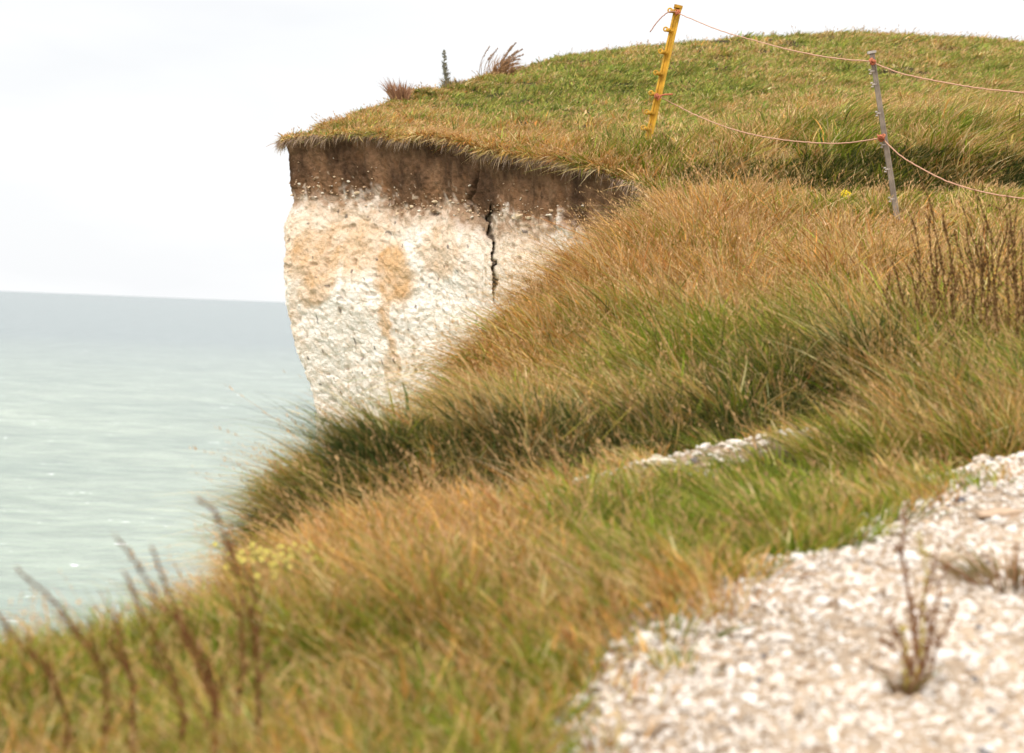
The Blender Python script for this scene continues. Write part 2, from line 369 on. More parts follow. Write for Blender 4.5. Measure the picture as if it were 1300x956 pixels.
# blocky ledges
led = fbm(sl*1.7+3, V*0, seed=70, o=2)
st = V*7+led*1.5+.8*fbm(sl*4, V*3, seed=71, o=3)
off = off+ck*.009*(np.abs((st % 1)-.5)*2)**3
# soil: vertical crumbly columns
off = off+soil*(.03*fbm(sl*9, V*4, seed=67, o=4)+.034*np.abs(fbm(sl*26, V*20, seed=68, o=3)))*sstep(.0, .06, V)
off = off+soil*.012*sstep(.0, .1, V)
# turf lip
off = off-.035*np.exp(-((V-.03)/.035)**2)*(.5+vn(sl*7, V*0, seed=69))
BP = np.stack([SX+nx[:, None]*-off, SY+ny[:, None]*-off, SZ], -1)
ppx, ppy = proj(BP.reshape(-1, 3)); ppx = ppx.reshape(NS, NV); ppy = ppy.reshape(NS, NV)
face = (SY > 15.6) & (SY < 20.4)
# vertical fissure
cx = 624+3*vn(ppy/26., ppy*0, seed=80)+1.2*vn(ppy/9., ppy*0, seed=81)+1.2*vn(ppy/3.7, ppy*0, seed=84)+(ppy-270)*.02
wd = np.interp(ppy, [258, 268, 285, 300, 312, 325, 350, 370, 385], [0, 2.4, 5.2, 4.4, 2.2, 4, 3.4, 2.4, 0])*(.8+.3*vn(ppy/13., ppy*0, seed=82)+.35*vn(ppy/3., ppy*0, seed=87))
crack = np.where(face, np.exp(-((ppx-cx)/np.maximum(wd*.78, .1))**4), 0)*(wd > .3)
cx2 = 599+4*vn(ppy/9., ppy*0, seed=83)-(ppy-240)*.25
wd2 = np.interp(ppy, [215, 235, 260, 268], [0, 1.6, 2.4, 0])
crack2 = np.where(face, np.exp(-((ppx-cx2)/np.maximum(wd2, .1))**2), 0)*(wd2 > .3)
off2 = .06*crack2
# little hollows
hol = np.where(face, sstep(.74, .85, vn(sl*11, V*11, seed=85)), 0)
off2 = off2+.03*hol*ck
crack_shade = np.where(face, np.exp(-((ppx-cx)/np.maximum(wd*1.0, .1))**6), 0)*(wd > .3)
C3 = np.stack([BP[..., 0]-nx[:, None]*off2-.01*crack, BP[..., 1]-ny[:, None]*off2+.11*crack, BP[..., 2]+.012*fbm(sl*14, V*14, seed=86)*sstep(.02, .1, V)], -1)
# colours
white = np.array([.90, .82, .745]); ochre = np.array([.60, .34, .13]); soilc = np.array([.20, .112, .062]); soild = np.array([.085, .047, .027])
def blob(cx_, cy_, sx, sy, p=1):
    wx = 14*fbm(ppx/22., ppy/22., seed=90, o=3); wy = 14*fbm(ppx/22.+9, ppy/22., seed=91, o=3)
    return np.clip(1.6-(((ppx+wx-cx_)/sx)**2+((ppy+wy-cy_)/sy)**2), 0, 1)*p
oc = np.zeros_like(V)
for a in [(395, 325, 40, 42, .85), (450, 312, 45, 34, .7), (400, 362, 24, 24, .7), (430, 285, 80, 26, .5), (500, 350, 22, 40, .95), (493, 402, 8, 44, .75), (497, 445, 6, 40, .55), (492, 470, 5, 22, .5),
          (560, 320, 22, 34, .6), (640, 325, 24, 55, .4), (670, 320, 28, 60, .45), (540, 275, 90, 14, .4), (600, 330, 16, 40, .25), (376, 400, 10, 40, .35)]:
    oc = np.maximum(oc, blob(*a))
gen = sstep(.1, .5, fbm(sl*.8, V*.8, seed=92))*(1-sstep(1.0, 2.0, V))
oc = np.where(face, oc, gen*.7)
oc = np.clip(oc*(.95+.3*fbm(sl*9, V*9, seed=93, o=3)), 0, 1)[..., None]
oc = oc*.85
colr = white*(1-oc)+ochre*oc
band = np.clip(np.exp(-((V-T-.05)/.13)**2)*(.9+1.1*fbm(sl*15, V*13, seed=94, o=3)), 0, 1)[..., None]
colr = colr*(1-band*.9)+np.array([.36, .225, .14])*band*.9
speck = sstep(.62, .75, vn(sl*24, V*24, seed=95))[..., None]*(ck[..., None])*.45
colr = colr*(1-speck)+np.array([.45, .34, .23])*speck
spt = sstep(.86, .93, vn(sl*17, V*15, seed=99))[..., None]*ck[..., None]*.8
colr = colr*(1-spt)+np.array([.12, .10, .09])*spt
sv = sstep(-.4, .5, fbm(sl*5, V*2.4, seed=96))[..., None]
sc = soild*(1-sv)+soilc*sv
sc = sc*(1+.35*fbm(sl*34, V*22, seed=130, o=2)+.25*fbm(sl*12, V*5, seed=131, o=3))[..., None]
sc = sc+np.array([.05, .026, .012])*sstep(T-.22, T, V)[..., None]
lip = (np.exp(-(V/.05)**2)*sstep(-.2, .4, vn(sl*5, V*0, seed=97)))[..., None]
sc = sc*(1-lip*.7)+np.array([.27, .2, .15])*lip*.7
fl = (sstep(.80, .88, vn(sl*28, V*34, seed=98))*sstep(-.28, .0, V-T+.1*vn(sl*3, V*3, seed=198)))[..., None]*.7
sc = sc*(1-fl)+np.array([.6, .48, .36])*fl
so = soil[..., None]
colr = colr*(1-so)+sc*so
colr = colr*(1-.8*crack_shade[..., None])+np.array([.06, .04, .025])*.8*crack_shade[..., None]  # shade inside the fissure painted into the chalk colour
idx = np.arange(NS*NV).reshape(NS, NV)
cf = mesh_np('cliff', C3.reshape(-1, 3), [quad(idx)[:, ::-1]], M_cliff, colr.reshape(-1, 3))
tag(cf, 'white chalk cliff with ochre stains under a dark layer of topsoil', kind='structure')

# ------------------------------------------------------------------ sea
ms, nt, b = mat('sea_water', .22, .5)
b.inputs['IOR'].default_value = 1.33
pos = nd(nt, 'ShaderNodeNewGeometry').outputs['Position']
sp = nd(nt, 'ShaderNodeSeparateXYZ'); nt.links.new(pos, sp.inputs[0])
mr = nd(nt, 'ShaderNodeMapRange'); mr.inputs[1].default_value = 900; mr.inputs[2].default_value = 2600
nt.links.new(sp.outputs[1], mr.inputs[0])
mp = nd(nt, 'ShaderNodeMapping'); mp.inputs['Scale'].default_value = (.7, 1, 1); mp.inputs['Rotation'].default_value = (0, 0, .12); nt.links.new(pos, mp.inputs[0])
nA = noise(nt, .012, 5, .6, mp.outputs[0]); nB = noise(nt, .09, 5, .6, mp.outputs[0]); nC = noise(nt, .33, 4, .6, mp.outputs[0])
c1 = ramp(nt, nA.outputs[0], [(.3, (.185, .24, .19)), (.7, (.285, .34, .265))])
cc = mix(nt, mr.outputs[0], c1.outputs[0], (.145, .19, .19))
c2 = ramp(nt, nB.outputs[0], [(.38, (.76, .79, .78)), (.62, (1.16, 1.15, 1.13))])
cc = mix(nt, 1.0, cc, c2.outputs[0], 'MULTIPLY')
capm = nd(nt, 'ShaderNodeMath', operation='MULTIPLY'); nt.links.new(nB.outputs[0], capm.inputs[0]); nt.links.new(nC.outputs[0], capm.inputs[1])
caps = ramp(nt, capm.outputs[0], [(.405, (0, 0, 0)), (.43, (1, 1, 1))])
cc = mix(nt, caps.outputs[0], cc, (.85, .87, .86))
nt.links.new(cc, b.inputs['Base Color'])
hs = nd(nt, 'ShaderNodeMath', operation='MULTIPLY_ADD'); hs.inputs[1].default_value = 2.5
nt.links.new(nB.outputs[0], hs.inputs[0]); nt.links.new(nC.outputs[0], hs.inputs[2])
bump(nt, b, hs.outputs[0], 1.0, .8)
SZ0 = -60
rr = np.concatenate([[0], np.geomspace(20, 32000, 60)]); th = np.linspace(0, 2*math.pi, 128, endpoint=False)
sv_ = np.stack([rr[1:, None]*np.cos(th), rr[1:, None]*np.sin(th), np.full((60, 128), SZ0)], -1).reshape(-1, 3)
idx = np.arange(60*128).reshape(60, 128)
q = np.stack([idx[:-1], np.roll(idx[:-1], -1, 1), np.roll(idx[1:], -1, 1), idx[1:]], -1).reshape(-1, 4)[:, ::-1]
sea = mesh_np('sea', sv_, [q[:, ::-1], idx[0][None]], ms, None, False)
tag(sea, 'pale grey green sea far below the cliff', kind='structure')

# ------------------------------------------------------------------ grass
PAL = dict(green=[(.18, .25, .012), (.12, .19, .012), (.29, .31, .03)],
           dark=[(.03, .06, .014), (.045, .08, .018), (.075, .105, .028)],
           olive=[(.27, .23, .035), (.31, .26, .05)],
           straw=[(.62, .43, .16), (.54, .36, .12), (.70, .55, .28)],
           rust=[(.60, .295, .07), (.66, .36, .10), (.36, .155, .045)])
def blades(x, y, z, h, dirv, bend, w, col_b, col_t, levels=4):
    """all (n,..); ribbon blades"""
    n = len(x); t = np.linspace(0, 1, levels+1)
    base = np.stack([x, y, z], 1)
    c = base[:, None]+h[:, None, None]*(t[None, :, None]*dirv[:, None]+(t**2.2)[None, :, None]*bend[:, None])
    az = R.uniform(0, math.pi, n); side = np.stack([np.cos(az), np.sin(az), np.zeros(n)], 1)
    side[:, 0] = side[:, 0]*1.0+np.sign(side[:, 0])*.35
    prof = np.interp(t, [0, .25, .7, 1], [.8, 1, .65, .05])
    hw = (w[:, None]*prof[None])[:, :, None]*side[:, None]*.5
    v = np.stack([c-hw, c+hw], 2).reshape(n, -1, 3)     # (n, 2*(levels+1), 3)
    k = 2*(levels+1)
    cc = col_b[:, None]*(1-t[None, :, None])+col_t[:, None]*t[None, :, None]
    cc = np.repeat(cc, 2, axis=1)
    f = np.array([[2*i, 2*i+1, 2*i+3, 2*i+2] for i in range(levels)])
    F_ = (f[None]+(np.arange(n)*k)[:, None, None]).reshape(-1, 4)
    return v.reshape(-1, 3), F_, cc.reshape(-1, 3)
def grass(name, ylo, yhi, dens_fn, label, xpad=1.6, xlim=99):
    area_x = []
    N = 0
    # candidate clumps
    xl = min(xe(np.linspace(ylo, yhi, 50)).min(), 0)-.05
    xr = yhi*(W0/2+60)/F+xpad
    tot = (yhi-ylo)*(xr-xl)
    dmax = dens_fn(ylo)
    n0 = int(tot*dmax)
    x = R.uniform(xl, xr, n0); y = R.uniform(ylo, yhi, n0)
    ok = (R.uniform(0, 1, n0) < dens_fn(y)/dmax) & (x > xe(y)+.0) & (x < y*(W0/2+20)/F+xpad) & (x > -y*(W0/2+20)/F-.9)
    x, y = x[ok], y[ok]
    ne = int((yhi-ylo)*(130 if yhi > 17 else 70)); ye = R.uniform(ylo, min(yhi, 30), ne)
    x = np.concatenate([x, xe(ye)+np.abs(R.normal(0, .045, ne))]); y = np.concatenate([y, ye])
    # steep little banks: more clumps where the ground stands up
    nbk = len(x)
    if ylo < 8 < yhi or ylo < 9 < yhi:
        m_ = 650; xb = R.uniform(-.95, 1.9, m_); yb_ = np.interp(xb, BANK[:, 0], BANK[:, 1])+R.uniform(-.08, .42, m_)
        k_ = (yb_ >= ylo) & (yb_ < yhi); x = np.concatenate([x, xb[k_]]); y = np.concatenate([y, yb_[k_]])
    if ylo < 16.3 < yhi:
        m_ = 1500; x = np.concatenate([x, R.uniform(1.35, 5.4, m_)]); y = np.concatenate([y, R.uniform(16.22, 16.72, m_)])
    isb = np.arange(len(x)) >= nbk
    a = attrs(x, y); a[isb, 1] = np.where(y[isb] > 12, .97, .84); a[isb, 3] = 1; a[isb, 0] = np.where(y[isb] > 12, .15, .2); a[:, 3] = np.where(y < 6.9, 1, a[:, 3]); a[:, 0] = np.where(y < 6.9, np.maximum(a[:, 0], .11), a[:, 0]); h, g, r, d = a.T  # bank clumps forced dark green, putting the bank's shade into blade colour
    nzd = fbm(x*2.2, y*2.2, seed=101, o=3); nz2 = fbm(x*1.1, y*.8, seed=102, o=3); nz3 = fbm(x*5, y*5, seed=103, o=2)
    pin = path_in(x, y)
    d = np.clip(d*1.15+.25*nzd-.1, 0, 1)*(1-sstep(-.11, .10, pin+.09*nz3))
    ok = R.uniform(0, 1, len(x)) < d
    x, y, h, g, r, nzd, nz2, nz3, isb = [q[ok] for q in (x, y, h, g, r, nzd, nz2, nz3, isb)]
    z = zland(x, y)-.012
    h = h*.86+.02
    h = h*(1+.6*nzd+.45*nz3)*R.uniform(.6, 1.35, len(x)); h = np.maximum(h, .03)*(1-.45*np.exp(-np.maximum(x-xe(y), 0)/.16)*(y < 9.5))
    g2 = np.clip(g+.45*nz2+.22*nz3, 0.02, .98); g2 = np.where(isb & (nz2+nzd > -.25), np.maximum(g2, .85), g2)
    h = h*np.interp(y, [17.8, 19.5], [1, .8]); g2 = np.clip(g2+.10*(y > 19), 0, .98)
    nc = len(x)
    isg = R.uniform(0, 1, nc) < g2
    edge = np.exp(-np.maximum(x-xe(y), 0)/.10)          # close to the drop
    nb = R.poisson(26, nc)+6
    ci = np.repeat(np.arange(nc), nb); nbl = len(ci)
    rr_ = .035*np.sqrt(1+y[ci]/12)
    ox, oy = R.normal(0, 1, nbl)*rr_, R.normal(0, 1, nbl)*rr_
    bx, by = x[ci]+ox, y[ci]+oy
    k = bx > xe(by)-.03; ci, ox, oy, bx, by = ci[k], ox[k], oy[k], bx[k], by[k]; nbl = len(ci); rr_ = rr_[k]
    bz = z[ci]+(oy*.18)
    # lean: tips seaward close to the drop, inland further up
    lx = np.interp(by, [4, 8, 10.5, 13, 18, 32], [-.3, -.4, -.25, -.18, .35, .5])+.35*fbm(bx*.9, by*.9, seed=110, o=2)
    lx = lx+np.interp(bx/by, [-.1, .1, .25], [-.05, .0, .25])
    ly = -.12+.35*fbm(bx*.9+7, by*.9, seed=111, o=2)
    clx, cly = R.normal(0, .27, nc)[ci], R.normal(0, .27, nc)[ci]
    dx = lx*.55+clx+ox/rr_*.18+R.normal(0, .24, nbl)
    dy = ly*.55+cly+oy/rr_*.18+R.normal(0, .24, nbl)
    e = edge[ci]
    dx = dx-.35*e; dy = dy-.15*e
    dz = np.full(nbl, .95)-.35*e
    flat_ = R.uniform(0, 1, nbl) < .13; a9 = R.uniform(0, 6.28, nbl)
    dx = np.where(flat_, dx+1.0*np.cos(a9), dx); dy = np.where(flat_, dy+1.0*np.sin(a9), dy); dz = np.where(flat_, dz*.45, dz)
    dirv = np.stack([dx, dy, dz], 1)
    bd = R.uniform(.1, .75, nbl)
    bend = np.stack([dx*1.0*bd+R.normal(0, .12, nbl)+lx*.35, dy*1.0*bd+R.normal(0, .12, nbl), -bd*.6-e*np.where(by > 15.5, .8, .6)*R.uniform(.1, 1, nbl)], 1)
    hh = h[ci]*R.uniform(.35, 1.25, nbl)
    w = (.0022+.00032*by)*np.exp(R.normal(-.08, .38, nbl))
    # colours
    cb = np.zeros((nbl, 3)); ct = np.zeros((nbl, 3))
    u = R.uniform(0, 1, nbl); gi = isg[ci]; ri = r[ci]; g2i = g2[ci]
    darkp = np.clip((g[ci]-.66)/.22+.35*nz3[ci]+.2*nzd[ci], .08, .95)*np.interp(by, [7, 7.5, 17.0, 18], [.25, 1, .9, .12])  # dark green tussocks; on banks and ridge underside it also paints in shade
    kind = np.where(gi, np.where(u < darkp*.95, 1, np.where(u < .82, 0, np.where(u < .93, 2, 3))),
                    np.where(u < .12, 2, np.where(u < .12+.88*ri, 4, 3)))
    kind = np.where(flat_ & (R.uniform(0, 1, nbl) < .7), 3, kind)
    names = ['green', 'dark', 'olive', 'straw', 'rust']
    for i, nm in enumerate(names):
        m = kind == i; k_ = m.sum()
        pal = np.array(PAL[nm]); cb[m] = pal[R.randint(0, len(pal), k_)]
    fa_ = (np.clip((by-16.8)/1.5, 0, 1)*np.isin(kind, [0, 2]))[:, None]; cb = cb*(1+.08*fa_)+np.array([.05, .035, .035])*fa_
    jit = R.uniform(.75, 1.25, nbl)[:, None]*(1+R.normal(0, .06, (nbl, 3)))
    cb *= jit
    dry = np.array([.44, .30, .14])
    tipmix = np.where(gi, R.uniform(0, .3, nbl), R.uniform(0, .25, nbl))[:, None]
    ct = cb*(1-tipmix)+dry*tipmix
    # far turf reads paler
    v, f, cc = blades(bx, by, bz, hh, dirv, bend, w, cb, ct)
    Vs, Fs, Cs, off_ = [v], [f], [cc], len(v)
    # flowering stems above the leaves
    ns = int(nbl*.06)
    pick = R.randint(0, nbl, ns); pr = np.clip((1-g2[ci[pick]])*1.25+.1, 0, 1)*np.interp(by[pick], [17, 19], [1, .45]); pick = pick[R.uniform(0, 1, ns) < pr]; ns = len(pick)
    sh = h[ci[pick]]*R.uniform(1.05, 1.75, ns)
    sb = bend[pick]*.45; sd = dirv[pick]*np.array([.8, .8, 1.0])
    stc = np.array([.46, .28, .12])*R.uniform(.75, 1.3, ns)[:, None]
    v, f, cc = blades(bx[pick], by[pick], bz[pick], sh, sd, sb, .45*w[pick]+.0003, stc, stc, 4)
    Vs.append(v); Fs.append(f+off_); Cs.append(cc); off_ += len(v)
    # spikelets: short ribbons along the top third
    for q_ in range(5):
        tt = R.uniform(.72, 1.0, ns)
        pb = np.stack([bx[pick], by[pick], bz[pick]], 1)+sh[:, None]*(tt[:, None]*sd+(tt**2.2)[:, None]*sb)
        dd = sd+np.stack([R.normal(0, .3, ns), R.normal(0, .3, ns), R.normal(.0, .2, ns)], 1)
        sc_ = np.array([.56, .35, .17])*R.uniform(.7, 1.35, ns)[:, None]
        v, f, cc = blades(pb[:, 0], pb[:, 1], pb[:, 2], np.full(ns, .010)+.0004*by[pick], dd, dd*0, .55*w[pick]+.0006, sc_, sc_, 2)
        Vs.append(v); Fs.append(f+off_); Cs.append(cc); off_ += len(v)
    o = mesh_np(name, np.vstack(Vs), [np.vstack(Fs)], M_grass, np.vstack(Cs), True)
    print(name, 'clumps', nc, 'blades', nbl, 'stems', ns)
    return tag(o, label, kind='stuff')
grass('verge_grass', 3.3, 7.4, lambda y: 420+0*np.asarray(y, float), 'loose wind-blown green and rusty grass of the verge beside the chalk path')
grass('ridge_grass', 7.4, 10.6, lambda y: 330+0*np.asarray(y, float), 'long dark green grass with brown tips on the turf ridge over the sea')
grass('slope_grass', 10.6, 16.9, lambda y: 250-10*(np.asarray(y, float)-10.6), 'tall straw coloured grass covering the slope in front of the fence posts', 1.6)
grass('headland_grass', 16.9, 36, lambda y: 190*np.clip(1-(np.asarray(y, float)-16.9)/26, .2, 1), 'short wind-combed turf over the far headland up to the skyline', 1.2)

# roots and dead thatch hanging from the turf lip
n_ = 2600; ye_ = R.uniform(15.7, 20.6, n_); xx_ = xe(ye_)+R.normal(0, .012, n_)
cl_n = sstep(-.35, .35, fbm(ye_*4, ye_*0, seed=140, o=3)); k_ = R.uniform(0, 1, n_) < .25+.75*cl_n
ye_, xx_ = ye_[k_], xx_[k_]; n_ = len(ye_)
inx = np.interp(ye_, ey, nx); iny = np.interp(ye_, ey, ny)
dv = np.stack([inx*R.uniform(.1, .7, n_)+R.normal(0, .25, n_), iny*R.uniform(.1, .7, n_)+R.normal(0, .25, n_), R.uniform(-.3, .25, n_)], 1)
be = np.stack([0*inx, 0*inx, -R.uniform(.3, 1.2, n_)], 1)
pal = np.array([(.30, .22, .17), (.40, .29, .21), (.22, .14, .09), (.46, .32, .18)])[R.randint(0, 4, n_)]
v, f, cc = blades(xx_+inx*.02, ye_+iny*.02, zland(xx_, ye_)-R.uniform(-.01, .035, n_), R.uniform(.03, .13, n_), dv, be, R.uniform(.003, .008, n_), pal, pal)
tag(mesh_np('hanging_roots', v, [f], M_grass, cc), 'frayed pale roots and dead thatch hanging from the turf lip over the topsoil', kind='stuff')

# ------------------------------------------------------------------ stones
def stones(name, pts, rad_, cols, label, sub=1, flat=.65, sink=.3):
    v0, f0 = ico(sub); k = len(v0); n = len(pts)
    sc = rad_[:, None]*np.stack([R.uniform(.75, 1.35, n), R.uniform(.7, 1.2, n), R.uniform(.45, .95, n)*flat/.65], 1)
    an = R.uniform(0, 2*math.pi, n); tl = R.normal(0, .35, n)
    bumps = 1+R.uniform(-.36, .36, (n, k))
    v = v0[None]*bumps[:, :, None]*sc[:, None]
    ca_, sa_ = np.cos(tl), np.sin(tl)
    x = v[..., 0]*ca_[:, None]-v[..., 2]*sa_[:, None]; z = v[..., 0]*sa_[:, None]+v[..., 2]*ca_[:, None]; y = v[..., 1]
    c_, s_ = np.cos(an)[:, None], np.sin(an)[:, None]
    v = np.stack([x*c_-y*s_, x*s_+y*c_, z], -1)+pts[:, None]+np.array([0, 0, 1])*(sc[:, 2]*sink)[:, None, None]
    f = (f0[None]+(np.arange(n)*k)[:, None, None]).reshape(-1, 3)
    cc = np.repeat(cols[:, None], k, 1).reshape(-1, 3)
    o = mesh_np(name, v.reshape(-1, 3), [f], M_stone, cc, False)
    if label: tag(o, label, kind='stuff')
    return o
def stone_cols(n):
    u = R.uniform(0, 1, n); pal = np.array([(.77, .70, .63), (.68, .58, .48), (.50, .38, .27), (.62, .54, .46), (.32, .235, .165), (.13, .12, .125), (.82, .78, .72)])
    i = np.searchsorted(np.cumsum([.31, .23, .15, .17, .06, .012]), u)
    return pal[i]*R.uniform(.85, 1.1, n)[:, None]
n0 = 150000
x = R.uniform(-.2, 4.45, n0); y = R.uniform(3.2, 9.0, n0)
pi_ = path_in(x, y)
ok = (R.uniform(0, 1, n0) < sstep(-.10, .06, pi_)*(.8+.55*fbm(x*2, y*2, seed=120))) & (x < y*.3+1.8)
x, y = x[ok], y[ok]
rs = np.clip(.0048*np.exp(R.normal(.05, .5, len(x))), .0028, .022)
pts = np.stack([x, y, zland(x, y)+.006], 1)
stones('chalk_gravel', pts, rs, stone_cols(len(x)), 'crushed white and tan chalk rubble spread over the footpath')
print('gravel', len(x))
# rubble of the worn strip
n0 = 26000
x = R.uniform(-1.0, 3.2, n0); y = R.uniform(6.6, 9.2, n0); a = attrs(x, y)
ok = (R.uniform(0, 1, n0) < (1-sstep(.15, .6, a[:, 3]+.3*fbm(x*4, y*4, seed=121)))*.24) & (path_in(x, y) < .0) & (x > xe(y)+.15)
x, y = x[ok], y[ok]
rs = np.clip(.0055*np.exp(R.normal(.2, .5, len(x))), .003, .028)
stones('chalk_rubble', np.stack([x, y, zland(x, y)+.002], 1), rs, stone_cols(len(x)), 'scattered chalk rubble on the worn strip between the verge and the turf ridge')
# chips in the cliff face: ray from design pixel to nearest face vertex
fm = np.where(face.ravel())[0]; fpx, fpy = ppx.ravel()[fm], ppy.ravel()[fm]; C3f = C3.reshape(-1, 3)
def onface(px, py):
    i = np.argmin((fpx-px)**2+(fpy-py)**2); return C3f[fm[i]], fm[i]//NV
cpts, crs = [], []
Tpx = lambda px: np.interp(px, [360, 420, 470, 520, 560, 640, 700, 740], [236, 241, 252, 261, 262, 268, 272, 272])
for i in range(300):
    px = R.uniform(366, 745)
    cl_ = .6+.4*math.sin(px/17.)
    py = Tpx(px)+R.normal(0, 7)+ (R.uniform(-40, 10) if R.uniform() < .12 else 0)
    p, si = onface(px, py)
    cpts.append(p+np.array([nx[si], ny[si], 0])*.004); crs.append(min(.0055*math.exp(R.normal(.2, .5)), .02))
for px, py, r_ in [(405, 237, .042), (455, 244, .055), (401, 250, .022), (385, 243, .02), (553, 257, .05), (523, 261, .035), (533, 268, .032), (505, 270, .03), (547, 262, .02), (424, 224, .016), (435, 227, .02), (468, 217, .016), (473, 226, .014), (660, 275, .055), (652, 276, .03), (672, 277, .04), (625, 268, .025), (583, 266, .03), (598, 268, .03), (698, 273, .045), (635, 272, .02), (367, 249, .03), (662, 251, .014), (647, 241, .014)]:
    p, si = onface(px, py); cpts.append(p+np.array([nx[si], ny[si], 0])*r_*.05); crs.append(r_*.62)
cc = np.array([(.60, .42, .27)])*R.uniform(.7, 1.2, (len(cpts), 1))
cc[-24:] = (.70, .54, .36)
cc[R.uniform(0, 1, len(cc)) < .22] = (.82, .73, .6)
stones('embedded_chips', np.array(cpts), np.array(crs), cc, 'pale chalk chips lodged along the bottom of the dark topsoil in the cliff', 1, .5, 0)

def zg(x, y): return float(zland(np.array([x]), np.array([y]))[0])
def single(name, px, Y, r_, col_, label, cat, sx=1.2, fl=.7, seed=1):
    q = at(px, 500, Y); rs_ = np.random.RandomState(seed)
    v, f = ico(3)
    nz_ = fbm(v[:, 0]*1.6+seed, v[:, 1]*1.6, v[:, 2]*1.6, o=3, seed=seed)+.25*np.abs(fbm(v[:, 0]*4+seed, v[:, 1]*4, v[:, 2]*4, o=2, seed=seed+5))
    d = np.sign(v)*np.abs(v)**.8
    v = d*(1+.4*nz_)[:, None]*np.array([sx, .9, fl])*r_
    a_ = rs_.uniform(-.5, .5); v = v@np.array([[math.cos(a_), math.sin(a_), 0], [-math.sin(a_), math.cos(a_), 0], [0, 0, 1]])
    loc = np.array([q[0], q[1], zg(q[0], q[1])+r_*fl*.45])
    c0 = np.array(col_)*(1+.12*nz_)[:, None]
    o = mesh_np(name, v+loc, [f], M_stone, c0, True, None, loc)
    return tag(o, label, cat)
def Yfor(px, py):
    """depth where the ray through a pixel meets the ground (design helper)"""
    Ys = np.linspace(3.5, 20, 1200); p = np.array([at(px, py, q) for q in Ys])
    d = p[:, 2]-zland(p[:, 0], p[:, 1]); i = np.where(d < 0)[0]
    return Ys[i[0]] if len(i) else 8.0
for nm, px, py, r_, c_, lb, cat, sx, fl, sd in [
    ('flint_stone', 1065, 693, .022, (.05, .05, .055), 'small black flint at the grassy edge of the chalk path', 'stone', 1.3, .7, 3),
    ('chalk_stone', 1161, 716, .028, (.9, .86, .8), 'round white chalk lump behind the dry stems of the leafless weed', 'stone', 1.1, .85, 4),
    ('chalk_stone', 881, 745, .024, (.88, .8, .7), 'white chalk stone at the left tip of the path by the green verge', 'stone', 1.2, .7, 5),
    ('chalk_stone', 1283, 656, .05, (.50, .36, .25), 'flat tan slab of chalk at the right edge of the path', 'stone', 1.9, .35, 6),
    ('chalk_stone', 996, 524, .024, (.9, .87, .82), 'small bright white stone in the dip below the dark green tussock', 'stone', .9, 1.0, 7),
    ('chalk_stone', 884, 548, .026, (.62, .47, .33), 'rounded tan stone half hidden under the turf ridge', 'stone', 1.0, .9, 8),
    ('chalk_stone', 938, 564, .024, (.85, .76, .66), 'flat pale stone on the worn strip in front of the tan stone', 'stone', 1.5, .5, 9),
    ('chalk_stone', 843, 590, .04, (.84, .76, .66), 'wide white slab lying in the middle of the worn strip', 'stone', 1.7, .35, 10),
    ('chalk_stone', 1073, 771, .026, (.74, .71, .68), 'large flat white stone in the centre of the path', 'stone', 1.5, .5, 11),
    ('chalk_stone', 1215, 838, .024, (.74, .7, .64), 'angular white stone right of the leafless weed', 'stone', 1.2, .6, 12)]:
    single(nm, px, Yfor(px, py), r_, c_, lb, cat, sx, fl, sd)

# ------------------------------------------------------------------ fence posts
def frame_of(p0, p1):
    ax = (p1-p0)/np.linalg.norm(p1-p0); right = np.cross(ax, [0, 1, 0])*-1
    right = np.cross([0, 1, 0], ax); right /= np.linalg.norm(right)
    fr = np.cross(ax, right); fr /= np.linalg.norm(fr)
    if right[0] < 0: right = -right
    if fr[1] > 0: fr = -fr
    return ax, right, fr
def ring(mb, c, r, rt, ax1, ax2, a0, a1, col, n=14):
    t = np.linspace(a0, a1, n); mb.tube(c+r*(np.cos(t)[:, None]*ax1+np.sin(t)[:, None]*ax2), rt, 7, col)
yt, yb = at(861, 9, 18.0), at(824, 172, 18.0)
yb = yb+(yb-yt)*.12
root = empty('fence_post', yb, 'leaning bright yellow plastic fence post tied with orange twine on the headland turf', 'fence post', 'electric fence posts')
ax, rt, fr = frame_of(yb, yt)
loc = yb
wy = .033
Y1 = (.62, .335, .03); Y2 = (.48, .24, .015)
mb = MB(); prof = np.array([(-1, -.5), (-1, .5), (-.55, .55), (-.3, .15), (.25, .15), (.45, .75), (1, .75), (1, -.5)])*wy
mb.prism(prof, yb-loc, yt-loc, rt, fr, Y1)
mb.build('shaft', M_plastic, root, None, False)
Lp = np.linalg.norm(yt-yb)
mb = MB(); mb.prism(np.array([(-1.15, -.7), (-1.15, .85), (1.15, .85), (1.15, -.7)])*wy, yt-loc-ax*.012, yt-loc+ax*.016, rt, fr, Y2); mb.build('cap', M_plastic, root, None, False)
for py in (16, 40, 68, 95, 121, 145, 165):
    t = (py-9)/(172-9); c = yt+(at(824, 172, 18.0)-yt)*t-rt*(wy*1.1)+fr*wy*.5
    mb = MB(); c = c-loc
    mb.tube([c+rt*.03, c-rt*.012, c-rt*.028], [.015, .018, .012], 10, Y1)
    ring(mb, c-rt*.03+ax*.004, .018, .0075, rt, ax, .4, 5.6, Y1)
    mb.tube([c-fr*.005, c+fr*.03, c+fr*.038], [.017, .017, .010], 10, Y2)
    mb.build('rope_hook', M_plastic, root)
gt, gb = at(1107, 68, 14.0), at(1138, 270, 14.0)
gb = gb+(gb-gt)*.1
root = empty('fence_post', gb, 'weathered grey fence post with white insulator clips at the foot of the straw slope', 'fence post', 'electric fence posts')
ax, rt, fr = frame_of(gb, gt); loc = gb
